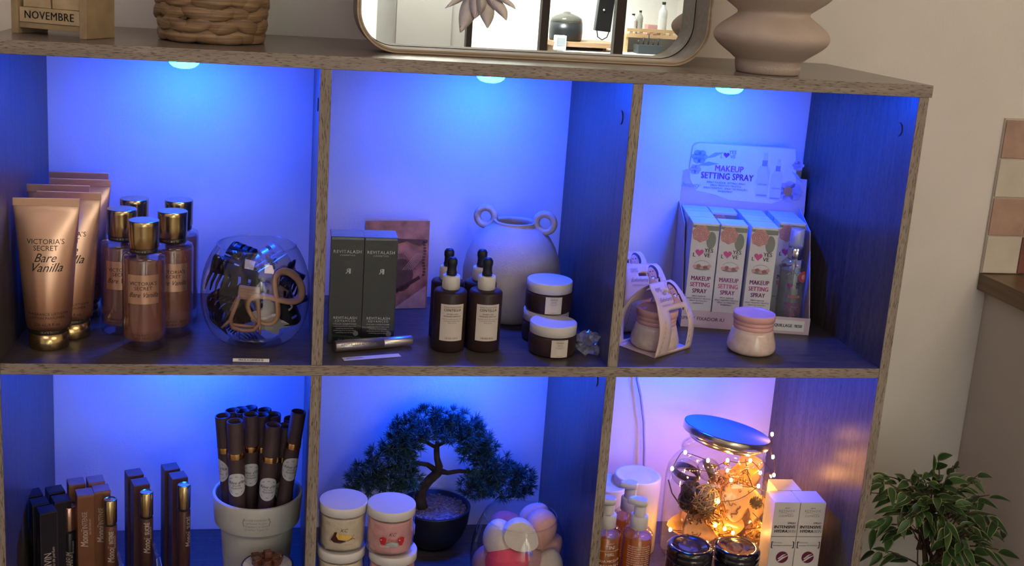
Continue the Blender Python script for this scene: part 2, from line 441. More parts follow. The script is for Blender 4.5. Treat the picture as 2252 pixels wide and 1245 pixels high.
for v in b.bm.verts: v.co.z = max(v.co.z, .0004)
b.obj('weave', bk)
# mirror
mf1 = wood('mirror_veneer', 0, (.27,.23,.195), (.18,.15,.125), False, .45)
mf2 = wood('mirror_ply_edge', 0, (.56,.42,.26), (.38,.26,.15), False, .5)
silver = mat('mirror_silver', (.93,.95,.94), .0, 1., var=0.)
A_, B_ = on(850, 116, TT), on(1500, 147, TT)
my = math.atan2(B_.y-A_.y, B_.x-A_.x)
def yl(x): return A_.y+(x-A_.x)*math.tan(my)
xl = at(786, 5, yl(.37)).x; xr_ = at(1568, 15, yl(.80)).x
MW = (xr_-xl)/math.cos(my)
mir = thing('table_mirror', 'rounded rectangular mirror in a deep plywood frame standing on the top board', 'mirror', (xl, yl(xl), TT+.0002), my)
MH, MR, MT, MD = .56, .047, .0048, .050
def rrect(x0, x1, z0, z1, r, n=14):
    o = []
    for cx_, cz_, a0 in ((x1-r, z0+r, -PI/2), (x1-r, z1-r, 0), (x0+r, z1-r, PI/2), (x0+r, z0+r, PI)):
        for k in range(n+1): o.append((cx_+r*math.cos(a0+PI/2*k/n), cz_+r*math.sin(a0+PI/2*k/n)))
    return o
out = rrect(0, MW, 0, MH, MR); inn = rrect(MT, MW-MT, MT, MH-MT, MR-MT)
mid1 = rrect(.0018, MW-.0018, .0018, MH-.0018, MR-.0018); mid2 = rrect(.0031, MW-.0031, .0031, MH-.0031, MR-.0031)
b = MB()
ring = lambda pts, y: [(x, y, z) for x, z in pts]
b.loft([ring(out, MD), ring(out, .0006), ring(out, 0)], mf1, cap0=False, cap1=False)
b.loft([ring(inn, 0), ring(inn, MD-.008)], mf1, cap0=False, cap1=False)
b.loft([ring(out, MD), ring(rrect(MT, MW-MT, MT, MH-MT, MR-MT), MD)], mf1, cap0=False, cap1=False)
b.obj('frame', mir)
b = MB()
b.loft([ring(out, 0), ring(out, -.0004), ring(mid1, -.0004), ring(mid1, 0)], mf2, cap0=False, cap1=False, smooth=False)
b.loft([ring(mid1, 0), ring(mid1, .0), ring(mid2, .0)], mf1, cap0=False, cap1=False, smooth=False)
b.loft([ring(mid2, 0), ring(mid2, -.0004), ring(inn, -.0004), ring(inn, 0)], mf2, cap0=False, cap1=False, smooth=False)
b.obj('ply_edge', mir)
b = MB(); b.face(ring(rrect(MT-.001, MW-MT+.001, MT-.001, MH-MT+.001, MR-MT), MD-.008), silver); b.obj('glass', mir)
b = MB(); b.loft([ring(rrect(MT, MW-MT, MT, MH-MT, MR-MT), MD-.0084), ring(rrect(MT+.0007, MW-MT-.0007, MT+.0007, MH-MT-.0007, MR-MT), MD-.0084)], ink, cap0=False, cap1=False, smooth=False); b.obj('shadow_gap', mir)
b = MB(); b.face(ring(inn, MD-.001)[::-1], mf1); b.obj('backing', mir)
b = MB(); b.tube([(MW-.05, MD+.062, .002), (MW-.10, MD, .36)], .004, ink); b.tube([(.10, MD+.062, .002), (.15, MD, .36)], .004, ink); b.obj('easel_leg', mir)
MN = Vector((math.sin(my), -math.cos(my), 0)); MP = Vector((xl, yl(xl), 0)) - MN*(MD-.008)
def mirpt(px, py, y):
    """where the thing seen in the mirror at this pixel stands, on the plane y"""
    q = rgt*((px-CXP)/F_PX) - upv*((py-CYP)/F_PX) + fwd
    Cr = C - MN*2*((C-MP).dot(MN)); qr = q - MN*2*q.dot(MN)
    return Cr + qr*((y-Cr.y)/qr.y)
# vase
clay = mat('vase_clay', (.52,.43,.36), .8, var=.05, nscale=40, bump=.25, bscale=500)
P = on(1686, 165, TT, .036)
vs_ = thing('ribbed_vase', 'beige ceramic vase with stacked round bulges beside the mirror', 'vase', (P.x, P.y, TT))
prof = [(.0355,0),(.0368,.0012),(.0378,.008),(.0385,.0155)]
for k in range(0, 100):
    z = .0165+k*.0027
    if z > .262: break
    t = (z-.0425)/.0530*2*PI
    r_ = .0402+.0265*((1+math.cos(t))/2)**.62
    prof.append((r_*(1-.25*max(0, z-.16)), z))
prof += [(prof[-1][0]-.004, prof[-1][1]), (prof[-1][0]-.006, prof[-1][1]-.04)]
b = MB(); b.lathe(prof, clay, 64); b.obj('body', vs_)
# ---------------------------------------------------------------- the room behind, seen in the mirror
YO = YB+.16
white = mat('white_plastic', (.8,.8,.79), .4); blackm = mat('black_plastic', (.02,.021,.024), .3)
pine = wood('pine', 0, (.72,.48,.26), (.55,.34,.17), False, .5)
darkpost = mat('dark_post', (.06,.045,.04), .5)
part = thing('partition_frame', 'dark brown posts of an open partition frame seen in the mirror', 'partition', (0, -3.9, FLOOR))
for a, c in ((1025, 1037), (1187, 1204), (1350, 1371)):
    q0, q1 = mirpt(a, 60, -3.9), mirpt(c, 60, -3.9); x0, x1 = sorted((q0.x, q1.x))
    b = MB(); b.box(x0, x1, -.02, .02, 0, CEIL-FLOOR-.001, darkpost); b.obj('post', part)
q0, q1 = mirpt(866, 60, -4.3), mirpt(1026, 60, -4.3); x0, x1 = sorted((q0.x, q1.x))
gc = thing('tall_cabinet', 'tall grey-brown cabinet against the far wall seen in the mirror', 'cabinet', (x0, -4.6, FLOOR))
b = MB(); b.box(0, x1-x0, -.29, .3, 0, 2.2, greyw); b.obj('body', gc)
b = MB(); b.box(.01, (x1-x0)*.78, .301, .315, .05, 2.15, greyw); b.obj('door', gc)
# shelf with the warmer
q0, q1 = mirpt(1203, 86, YO), mirpt(1348, 92, YO); zs = q1.z
sh = thing('wall_shelf', 'brown wall shelf carrying a black warmer seen in the mirror', 'shelf', (min(q0.x, q1.x), YB, zs-.03))
shm = wood('shelf_brown', 0, (.40,.24,.14), (.30,.17,.09), False, .5)
b = MB(); b.box(0, abs(q1.x-q0.x), 0, .30, 0, .025, shm); b.obj('board', sh)
b = MB(); b.box(.05, .07, 0, .2, -.12, 0, shm); b.obj('bracket', sh)
b = MB(); b.box(abs(q1.x-q0.x)-.07, abs(q1.x-q0.x)-.05, 0, .2, -.12, 0, shm); b.obj('bracket', sh)
c0 = mirpt(1243, 84, YO); rw = abs(mirpt(1208, 60, YO).x-mirpt(1279, 60, YO).x)/2
wm = thing('wax_warmer', 'rounded black wax warmer on the brown shelf seen in the mirror', 'warmer', (c0.x, YO, zs-.005))
b = MB(); b.lathe([(rw*.92,0),(rw*.98,.01),(rw,.05),(rw*.97,.10)], blackm, 32); b.obj('pot', wm)
b = MB(); b.lathe([(rw*.97,.10),(rw*.9,.125),(rw*.6,.142),(rw*.25,.150),(rw*.2,.158),(.004,.16)], mat('lid_smoke', (.10,.095,.08), .15), 32); b.obj('lid', wm)
q = mirpt(1213, 104, YO-.01); w2 = abs(mirpt(1202, 90, YO).x-mirpt(1226, 90, YO).x); h2 = abs(mirpt(1213, 72, YO).z-q.z)
sm = struct('trim_1', min(mirpt(1203, 100, YB).x, mirpt(1482, 100, YB).x), max(mirpt(1203, 100, YB).x, mirpt(1482, 100, YB).x)+.8, YB, YB+.42, q.z-.035, q.z-.004, wallb, 'pale worktop ledge seen low in the mirror')
dv = thing('small_display', 'small white device with a grey screen seen in the mirror', 'device', (q.x, YB+.30, q.z-.004))
b = MB(); b.box(-w2/2, w2/2, -.02, .02, 0, h2, white, .004); b.obj('case', dv)
b = MB(); b.box(-w2/2+.008, w2/2-.008, .0201, .0212, .025, h2-.012, mat('screen_grey', (.35,.38,.42), .3)); b.obj('screen', dv)
q = mirpt(1328, 40, -4.4); w2 = abs(mirpt(1311, 40, -4.4).x-mirpt(1345, 40, -4.4).x)
sp = thing('hanging_speaker', 'flat black box hanging on a cord loop seen in the mirror', 'speaker', (q.x, -4.4, q.z+.022))
b = MB(); b.box(-w2/2, w2/2, -.02, .02, -.09, .10, blackm, .004, Matrix.Rotation(.06, 4, 'Y')); b.obj('case', sp)
b = MB(); b.lathe([(.006,.0),(.004,.002)], mat('badge', (.7,.7,.75), .3), 12, mx=Matrix.Translation((-.01, .021, .02)) @ Matrix.Rotation(-PI/2, 4, 'X')); b.obj('badge', sp)
b = MB(); b.tube([(-w2*.4,0,-.08),(-w2*.3,0,-.12),(0,0,-.135),(w2*.3,0,-.12),(w2*.45,0,-.08)], .003, ink); b.tube([(0,0,.1),(0,0,.5)], .002, ink); b.obj('cord', sp)
# pine shelf with bottles
q0, q1 = mirpt(1371, 72, YO), mirpt(1472, 82, YO); x0, x1 = sorted((q0.x, q1.x)); zs = q0.z-.02
ps = thing('spice_rack', 'pine wall rack with slotted front holding bottles seen in the mirror', 'rack', (x0, YB, zs))
b = MB(); b.box(0, x1-x0+.3, 0, .22, 0, .018, pine); b.obj('board', ps)
b = MB(); b.box(0, x1-x0+.3, .205, .22, .032, .05, pine); b.obj('rail', ps)
b = MB(); b.box(0, .014, .0, .21, -.14, 0, pine); b.obj('side', ps)
for k in range(5):
    b = MB(); x = .02+k*.06; b.box(x, x+.015, .206, .218, .018, .032, pine); b.obj('spindle', ps)
for (px, hh, rb, m_, lab) in ((1460, .185, .026, white, 'tall white ribbed bottle with a dark cap on the pine rack in the mirror'), (1410, .13, .018, mat('grey_glass', (.35,.36,.33), .2), 'slim grey bottle on the pine rack in the mirror'), (1395, .11, .022, white, 'short white bottle on the pine rack in the mirror')):
    q = mirpt(px, 60, YO)
    o = thing('bottle', lab, 'bottle', (q.x, YB+.13, zs+.0185))
    b = MB(); pr_ = [(rb,0)] + [(rb*(1 if k % 2 else .93), hh*.7*k/12) for k in range(1, 12)] + [(rb*.9,hh*.72),(rb*.35,hh*.86),(rb*.35,hh*.93)]; b.lathe(pr_, m_, 20); b.obj('body', o)
    b = MB(); b.lathe([(rb*.42,hh*.92),(rb*.42,hh)], blackm, 16); b.obj('cap', o)
q = mirpt(1431, 60, YO)
bx_ = MB(); bx_.box(q.x-.03, q.x+.03, YB+.14, YB+.19, zs+.0185, zs+.075, mat('pink_box', (.75,.42,.40), .5), .002); tag(bx_.obj('small_box'), 'small pink box between bottles on the pine rack in the mirror', 'box')
q = mirpt(1431, 116, YB+.3); w2 = abs(mirpt(1405, 100, YO).x-mirpt(1457, 100, YO).x)
rk = thing('tool_rack', 'dark rack of upright tools below the pine rack in the mirror', 'rack', (q.x, YB+.25, sm.matrix_world.translation.z))
zt_ = mirpt(1213, 104, YO-.01).z-.004; rk.location.z = zt_
tk = mat('tool_rack_grey', (.06,.07,.08), .5)
b = MB(); b.box(-w2/2, w2/2, -.04, .04, 0, .05, tk, .003); b.obj('holder', rk)
for k in range(5):
    b = MB(); x = -w2/2+.012+k*(w2-.024)/4; b.tube([(x,0,.05),(x,0,.075+.03*((k*7) % 3)/2)], .004, tk, 6); b.obj('tool', rk)
# feathers hanging
fe = mat('feather_white', (.88,.87,.84), .7)
q = mirpt(1050, 0, -2.9)
dc = thing('feather_hanging', 'white feathers hanging on a string seen in the mirror', 'feathers', (q.x, -2.9, q.z))
b = MB(); b.tube([(0,0,.03),(0,0,1.0)], .0015, fe, 5); b.obj('string', dc)
rr = random.Random(5)
for dx, L, wd, tilt in ((-.06,.15,.022,.10),(.02,.13,.02,-.12),(.075,.10,.018,-.35),(-.11,.07,.013,.3),(-.02,.10,.02,.0),(.10,.06,.014,-.5)):
    L *= 1.1; wd *= 1.7; b = MB(); n = 10; top_ = Vector((dx*.3, rr.uniform(-.01,.01), .04))
    ctr = [Vector((top_.x+dx*(t/n)+.02*math.sin(t/n*2), top_.y, top_.z-L*t/n)) for t in range(n+1)]
    L1 = [b.bm.verts.new(p+Vector((-wd*math.sin(PI*(.1+.88*t/n)), .003, 0))) for t, p in enumerate(ctr)]
    L2 = [b.bm.verts.new(p+Vector((wd*math.sin(PI*(.1+.88*t/n)), .003, 0))) for t, p in enumerate(ctr)]
    L0 = [b.bm.verts.new(p) for p in ctr]; L3 = [b.bm.verts.new(p-Vector((0,.002,0))) for p in ctr]; i = b.mi(fe)
    for t in range(n):
        for A0, B0 in ((L1, L0), (L0, L2), (L2, L3), (L3, L1)): b.bm.faces.new((A0[t], B0[t], B0[t+1], A0[t+1])).smooth = True
    b.obj('feather', dc)
# ---------------------------------------------------------------- upper left compartment
gold = mat('gold_metal', (.62,.46,.22), .22, 1., var=.05)
rose = None
def lotion_mat():
    m = mat('rose_gold_tube', (.66,.36,.24), .30, .75, var=.04, nscale=20)
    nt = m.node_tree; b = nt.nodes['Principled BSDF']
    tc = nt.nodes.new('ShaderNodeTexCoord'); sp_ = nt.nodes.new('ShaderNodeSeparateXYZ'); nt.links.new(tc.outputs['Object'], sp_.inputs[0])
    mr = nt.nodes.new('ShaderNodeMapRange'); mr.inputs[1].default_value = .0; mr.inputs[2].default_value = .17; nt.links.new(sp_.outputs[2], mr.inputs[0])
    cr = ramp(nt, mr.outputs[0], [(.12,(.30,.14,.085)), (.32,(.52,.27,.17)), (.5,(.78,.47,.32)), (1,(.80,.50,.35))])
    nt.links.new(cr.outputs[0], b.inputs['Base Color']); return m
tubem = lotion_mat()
def tube_shape(z):
    t = max(0, min(1, (z-.0235)/(.160-.0235)))
    return .0238+(.0346-.0238)*t, max(.0008, .0238*(1-t**2.3))
def lotion(loc, rz, label):
    t = thing('lotion_tube', label, 'tube', loc, rz, 'rose gold lotion tubes standing in a row')
    b = MB(); b.lathe([(.0205,0),(.0212,.0008),(.0212,.0178),(.0195,.0182)], gold, 48); b.obj('cap', t)
    b = MB(); b.lathe([(.0200,.0181),(.0205,.0185),(.0205,.0228),(.0200,.0232)], blackm, 40)
    nk = b.obj('neck_ring', t)
    lettering(nk, [("VICTORIA'S SECRET", 0, .0207, .0032, dict(spacing=1.1))], cyl(.0205, .0002), gold)
    b = MB(); n = 44; rings = []
    rings.append([(.0205*math.cos(2*PI*k/n), .0205*math.sin(2*PI*k/n), .0233) for k in range(n)])
    for q in range(25):
        z = .0240+(.160-.0240)*q/24; a, d = tube_shape(z)
        rings.append([(a*math.cos(2*PI*k/n), d*math.sin(2*PI*k/n), z) for k in range(n)])
    rings.append([(.0348*math.cos(2*PI*k/n), .0009*math.sin(2*PI*k/n), .1605) for k in range(n)])
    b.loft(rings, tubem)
    b.box(-.0350, .0350, -.0009, .0009, .1600, .1690, tubem, .0004)
    for k in range(24): b.box(-.0348, .0348, -.00115, .00115, .1608+k*.00033, .1609+k*.00033, tubem) if k % 3 == 0 else None
    body = b.obj('body', t)
    def surf(u, v):
        a, d = tube_shape(v); return (u, -d*math.sqrt(max(0, 1-(u/a)**2))-.0004, v)
    lettering(body, [("VICTORIA'S", 0, .1225, .0078, dict(sx=.98)), ('SECRET', 0, .1155, .0078, dict(sx=.98)),
        ('Bare', -.001, .1050, .0135, dict(shear=.45, sx=.92)), ('Vanilla', 0, .0945, .0135, dict(shear=.45, sx=.98)),
        ('FRAGRANCE LOTION', .001, .0430, .0038, dict(spacing=1.15)), ('LOTION PARFUMÉE', .001, .0385, .0038, dict(spacing=1.1)),
        ('236 mL/8 fl oz', .001, .0310, .0046, {})], surf, ink)
    return t
P = on(109, 772, Z1, .021); zt = hz(P, 437)
lots = [('frontmost rose gold lotion tube standing on its gold cap at the left end', 102, 437)]
t0 = lotion((P.x, P.y, Z1), .05, lots[0][0])
for lab, x, y in (('second rose gold lotion tube from the front, just right behind the first', .0560, .0990), ('third rose gold lotion tube from the front, shifted left against the panel', .0375, .1375),
    ('fourth rose gold lotion tube, last but one towards the wall', .0555, .1765), ('fifth rose gold lotion tube, rearmost and nearest the wall', .0470, .2190)):
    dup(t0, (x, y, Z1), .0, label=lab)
liq = thin_glass('mist_liquid', (.80,.52,.44), .05, 1.4, (.46,.20,.13), .40)
cl = thin_glass('clear_glass', (.985,.99,.99), .015, 1.5)
mlab = mat('mist_label', (.72,.45,.33), .28, .85)
brown_ink = mat('ink_brown', (.07,.03,.02), .5)
def mist(loc, rz, label):
    t = thing('mist_bottle', label, 'bottle', loc, rz, 'body mist bottles with gold caps')
    b = MB(); b.lathe([(.012,.0004),(.0215,0),(.0235,.002),(.0237,.008),(.0237,.104),(.0225,.1085),(.0165,.1105),(.0140,.111)], cl, 44); body = b.obj('bottle_glass', t)
    b = MB(); b.lathe([(.0200,.0105),(.0222,.0125),(.0226,.016),(.0226,.101),(.0215,.1045)], liq, 40); b.obj('liquid', t)
    b = MB(); s = cyl(.0237, .0003); patch(b, s, -.0180, .0180, .0560, .0895, mlab, 12, 1); lb = b.obj('label', t)
    s2 = cyl(.0237, .0007)
    lettering(lb, [("VICTORIA'S", 0, .0795, .0058, {}), ('SECRET', 0, .0740, .0058, {}), ('Bare Vanilla', 0, .0665, .0080, dict(shear=.45, sx=.85))], s2, brown_ink)
    lettering(body, [('FRAGRANCE MIST', .001, .0200, .0036, dict(spacing=1.1)), ('BRUME PARFUMÉE', .001, .0160, .0036, dict(spacing=1.1))], s2, brown_ink)
    b = MB(); b.lathe([(.0148,.1108),(.0155,.1112),(.0155,.1160),(.0150,.1163)], blackm, 36); nk = b.obj('neck_ring', t)
    lettering(nk, [("VICTORIA'S SECRET", 0, .1137, .0030, dict(spacing=1.2))], cyl(.0155, .0002), gold)
    b = MB(); b.lathe([(.0160,.1164),(.0164,.1170),(.0165,.1300),(.0168,.1420),(.0170,.1466),(.0162,.1472)], gold, 44); b.obj('cap', t)
    return t
P = on(317, 775, Z1, .0237); zt = hz(P, 484)
m0 = mist((P.x, P.y, Z1), .08, 'frontmost body mist bottle with gold cap and full label showing')
for lab, px, py in (('body mist bottle left behind the frontmost one', 268, 459), ('body mist bottle right behind the frontmost one', 380, 464), ('rear body mist bottle on the left, only its gold cap showing', 288, 449), ('rear body mist bottle on the right, mostly hidden', 388, 452)):
    q = on(px, py, zt); q.y = max(q.y, .177) if 'rear' in lab else q.y; dup(m0, (q.x, q.y, Z1), .08, label=lab)
def price_strip(loc, rz, L, h, lines, label, tilt=0.):
    t = thing('price_label', label, 'label', loc, rz)
    b = MB(); b.box(-L/2, L/2, -.0004, .0004, 0, h, mat('paper_white', (.78,.76,.72), .6, var=.02), 0, Matrix.Rotation(tilt, 4, 'X')); c = b.obj('card', t)
    R_ = Matrix.Rotation(tilt, 3, 'X')
    lettering(c, lines, lambda u, v: R_ @ Vector((u, -.0008, v)), ink)
    return t
P = on(552, 796, Z1)
price_strip((P.x, P.y, Z1), -.03, .040, .0036, [('PINCES A CHEVEUX 5E', 0, .0018, .0030, dict(bold=.02, sx=.9))], 'narrow white price strip on the shelf edge below the glass bowl of hair clips', -.5)
# glass bowl with hair clips
P = on(568, 768, Z1, .04); BX, BY = .2652, P.y
bw = thing('glass_bowl', 'round fishbowl vase of clear glass filled with hair claw clips', 'bowl', (BX, BY, Z1))
def bowl_prof(Rm, h, r_open, r_base, zc, n=22):
    o = [(0.001, .003), (r_base*.8, .002), (r_base, .0002)]
    for k in range(n+1):
        z = .003+(h-.003)*k/n
        if z < zc: t = (zc-z)/zc; r_ = r_base + (Rm-r_base)*math.sqrt(max(0, 1-t**2.1))
        else: t = (z-zc)/(h-zc); r_ = r_open + (Rm-r_open)*math.sqrt(max(0, 1-t**2))if False else Rm-(Rm-r_open)*t**2.2
        o.append((r_, z))
    return o
b = MB(); b.lathe(bowl_prof(.0632, .1145, .0450, .0330, .056), cl, 56, cap0=False, cap1=False); b.obj('bowl', bw)
b = MB(); b.tube([(.0450*math.cos(2*PI*k/48), .0450*math.sin(2*PI*k/48), .1148) for k in range(48)], .0011, cl, 8, closed=True); b.obj('rim', bw)
b = MB(); b.lathe([(.0015,.0035),(.030,.0030),(.0325,.0062),(.028,.0075),(.0015,.008)], thin_glass('thick_glass', (.86,.88,.92), .05, 1.7), 40, cap0=False, cap1=False); b.obj('thick_base', bw)
clipblack = mat('clip_black', (.010,.010,.013), .28, spec=.35)
clipbrown = mat('clip_brown', (.32,.165,.10), .42, var=.08)
cliptan = mat('clip_tan', (.50,.28,.14), .4, var=.08)
clipwhite = mat('clip_white', (.62,.58,.53), .5, var=.04)
tort = mat('clip_tortoise', (.36,.22,.12), .2, var=.7, nscale=90)
clipclear = thin_glass('clip_clear', (.9,.9,.92), .2, 1.35, (.5,.48,.5), .30)
def local(px, py, dy):
    """offset inside the bowl seen at pixel, dy = depth from bowl centre"""
    q = at(px, py, BY+dy); return Vector((q.x, BY+dy, q.z))
def claw(name, label, m, loc, rot, L=.05, wid=.022, teeth=6, open_=.5, thick=.0016):
    t = thing(name, label, 'hair clip', loc, rot=rot)
    for s in (-1, 1):
        b = MB(); n = 8; k_ = 10
        R_ = Matrix.Rotation(s*open_, 4, 'X')
        # curved back
        G = []
        for off in (0, thick):
            g = [[b.bm.verts.new(R_ @ Vector((L*(i/k_-.5)*(1-.25*(j/n)**2), s*(wid*.55*math.sin(PI*.9*j/n)+off+.001), -wid*1.2*j/n))) for i in range(k_+1)] for j in range(n+1)]
            G.append(g)
        i_ = b.mi(m)
        for g in G:
            for j in range(n):
                for i in range(k_):
                    if 2 <= j <= 4 and i % 3 == 1: continue
                    f = b.bm.faces.new((g[j][i], g[j][i+1], g[j+1][i+1], g[j+1][i])); f.material_index = i_; f.smooth = True
        a, c = G
        for j in range(n):
            for i in (0, k_): b.bm.faces.new((a[j][i], a[j+1][i], c[j+1][i], c[j][i])).material_index = i_
        for i in range(k_):
            b.bm.faces.new((a[0][i], a[0][i+1], c[0][i+1], c[0][i])).material_index = i_
        for q in range(teeth):
            x = L*(q/(teeth-1)-.5)*.72
            p = [R_ @ Vector((x, s*(wid*.17), -wid*1.15)), R_ @ Vector((x, -s*wid*.05, -wid*1.45)), R_ @ Vector((x*1.02, -s*wid*.35, -wid*1.62))]
            b.tube(p, [.0021,.0018,.0008], m, 6)
        # thumb wing
        b.tube([R_ @ Vector((0, s*.002, -.002)), R_ @ Vector((0, s*.006, .006)), R_ @ Vector((0, s*.011, .012))], [.007,.0065,.004], m, 10, flat=(.3, 1))
        b.obj('jaw', t)
    b = MB(); b.tube([(-.008,0,-.001),(.008,0,-.001)], .0022, mat('spring_steel', (.6,.6,.62), .3, 1.), 8); b.obj('spring', t)
    return t
claw('hair_claw', 'large glossy black claw clip high on the left in the bowl', clipblack, local(528, 585, -.012), (.5, .35, .5), .046, .030, 6, .35)
claw('hair_claw', 'black claw clip low on the left against the bowl', clipblack, local(487, 655, -.012), (-.2, .7, .9), .040, .026, 7, .3)
claw('hair_claw', 'dark claw clip poking out at the upper left of the bowl', clipblack, local(520, 568, .018), (1.2, .2, -.5), .032, .022, 5, .3)
claw('hair_claw', 'black toothed clip low on the right side of the bowl', clipblack, local(648, 665, -.004), (.1, 1.2, .3), .040, .024, 7, .35)
claw('hair_claw', 'small black clip at the upper right inside the bowl', clipblack, local(655, 598, .012), (.2, .3, -.5), .028, .020, 5, .4)
claw('hair_claw', 'tortoiseshell clip in the middle of the bowl', tort, local(608, 622, .0), (.3, .1, .2), .034, .024, 6, .4)
claw('hair_claw', 'pale claw clip at the top rear of the bowl', clipclear, local(600, 575, .014), (.8, -.5, .4), .044, .028, 6, .45)
claw('hair_claw', 'black clip hidden deep in the middle of the bowl', clipblack, local(560, 655, .014), (.5, .1, 1.), .040, .028, 6, .4)
# brown ladder clip
def frame_clip(loc, rot, m, label):
    t = thing('hair_claw', label, 'hair clip', loc, rot=rot)
    b = MB()
    b.tube([(-.010,-.002,.010),(-.0135,-.004,-.004),(-.0165,-.002,-.020),(-.012,0,-.028),(0,.001,-.030),(.012,0,-.028),(.0165,-.002,-.020),(.0135,-.004,-.004),(.010,-.002,.010)], .0024, m, 8)
    b.tube([(-.017,-.002,-.020),(-.024,.002,-.030)], [.0022,.0014], m, 6); b.tube([(.017,-.002,-.020),(.020,.002,-.032)], [.0022,.0014], m, 6)
    b.obj('jaw', t)
    b = MB(); b.box(-.0125, .0125, -.004, .001, .006, .022, m, .002)
    for k in range(4): b.box(-.0115, .0115, -.0052, -.004, .0085+k*.0033, .0100+k*.0033, m, .0004)
    b.obj('ridged_handle', t)
    b = MB(); b.tube([(-.011,.004,.006),(-.015,.014,-.01),(-.013,.010,-.026),(.013,.010,-.026),(.015,.014,-.01),(.011,.004,.006)], .0024, m, 8); b.obj('jaw', t)
frame_clip(local(540, 672, -.040), (-.15, .15, .1), clipbrown, 'brown open-frame claw clip with a ridged handle at the front of the bowl')
# infinity clip
t = thing('hair_claw', 'tan twisted-loop claw clip at the front right of the bowl', 'hair clip', local(622, 660, -.040), rot=(-.12, -.72, .30))
b = MB(); pts = []
for k in range(48):
    a = 2*PI*k/48; d = 1+math.sin(a)**2*.35
    pts.append((.0335*math.cos(a)/d*1.0, -.0015*math.sin(2*a)+.012*abs(math.cos(a))**2, .0355*math.sin(a)*math.cos(a)*1.15))
b.tube(pts, .0030, cliptan, 8, closed=True, flat=(1.5, .8)); b.obj('front_loop', t)
b = MB(); b.tube([(x, y+.010, z*1.02) for x, y, z in pts], .0023, clipbrown, 8, closed=True, flat=(1.5, .8)); b.obj('rear_loop', t)
# white butterfly clip at the bottom
t = thing('hair_claw', 'white star-edged claw clip lying at the bottom of the bowl', 'hair clip', local(592, 722, -.024), rot=(.75, .22, .25))
def starpoly(R, r_, n=5, a0=.3):
    o = []
    for k in range(n*8):
        a = 2*PI*k/(n*8); o.append((( r_+(R-r_)*(.5+.5*math.cos(n*a))**1.6)*math.cos(a+a0), (r_+(R-r_)*(.5+.5*math.cos(n*a))**1.6)*math.sin(a+a0)*.8))
    return o
b = MB(); b.prism(starpoly(.027, .016), -.0018, .0018, clipwhite, Matrix.Rotation(PI/2, 4, 'X')); b.obj('wing', t)
b = MB(); b.prism(starpoly(.029, .017, 5, .9), -.0018, .0018, clipwhite, Matrix.Translation((.002,.008,.010)) @ Matrix.Rotation(PI/2-.5, 4, 'X')); b.obj('wing', t)
b = MB(); b.tube([(-.012,.002,.004),(-.004,.006,.008),(.006,.006,.008),(.014,.002,.004)], .003, clipwhite, 8); b.obj('hinge', t)

bprof = bowl_prof(.0632, .1145, .0450, .0330, .056)
def bowl_rad(prof, z0):
    pr_ = [(z, r) for r, z in prof[2:]]
    def f(z):
        z -= z0
        if z >= pr_[-1][0]: return pr_[-1][1]
        for (za, ra), (zb, rb) in zip(pr_, pr_[1:]):
            if za <= z <= zb: return ra+(rb-ra)*(z-za)/max(1e-9, zb-za)
        return pr_[0][1]
    return f
fit_inside([o for o in COL.objects if o.parent is None and o.get('category') == 'hair clip'], BX, BY, bowl_rad(bprof, Z1), Z1+.0085)
# ---------------------------------------------------------------- upper middle compartment
cello = mat('carton_charcoal', (.014,.018,.024), .16, var=.15, nscale=30, coat=1., bump=.35, bscale=60)
silverink = mat('ink_silver', (.55,.56,.58), .4, .3)
flap = mat('carton_top_lamplit', (.13,.17,.24), .18, coat=1., bump=.5, bscale=90)  # lighter blue tone: puck lamp reflecting in the film, put into the colour
def carton(name, label, loc, rz, w_, d_, h_, m, mt=None, group=None, cat='box', bev=.0005):
    """folded carton standing on its base: body with a separate tuck lid, front face at y=0, x from 0 to w_"""
    t = thing(name, label, cat, loc, rz, group)
    b = MB(); b.box(0, w_, 0, d_, 0, h_-.0004, m, bev); body = b.obj('carton', t)
    b = MB(); b.box(.0004, w_-.0004, .0004, d_-.0002, h_-.0003, h_, mt or m, 0); b.box(.001, w_-.001, -.00025, .0001, h_-.0035, h_-.0008, mt or m); b.obj('lid_flap', t)
    return t, body
def lash(loc, label):
    t, body = carton('serum_carton', label, loc, .0, .0392, .038, .1300, cello, flap, 'charcoal serum cartons')
    f = front(0); u = .0196
    L = [('REVITALASH', u, .1120, .0054, dict(spacing=1.12)), ('COSMETICS', u, .1078, .0024, dict(spacing=1.5)),
         ('R', u+.0012, .0885, .0090, dict(m=silverink, sx=-1)), ('I', u+.0040, .0885, .0090, {}),
         ('REVITALASH', u, .0315, .0046, dict(spacing=1.12)), ('ADVANCED', u, .0278, .0036, dict(spacing=1.4)),
         ('EYELASH CONDITIONER', u, .0240, .0021, dict(spacing=1.2))]
    for k in range(4): L.append(('conditioning serum for lashes and brows'[:36-6*(k % 2)], u, .0212-.0026*k, .0018, {}))
    L.append(('3.5 mL  .118 FL OZ', u, .0045, .0020, {}))
    lettering(body, L, f, silverink)
    b = MB(); b.lathe([(.0032,0),(.0032,.0003)], mat('seal_grey', (.13,.14,.15), .4), 18, mx=Matrix.Translation((.0325, -.0002, .0125)) @ Matrix.Rotation(PI/2, 4, 'X')); b.obj('seal', body)
    return t
P = on(793, 756, Z1)
P2 = on(720, 753, Z1)
lash((P.x, P.y, Z1), 'right charcoal serum carton wrapped in clear film')
lash((P2.x, P.y+.001, Z1), 'left charcoal serum carton, half behind the divider')
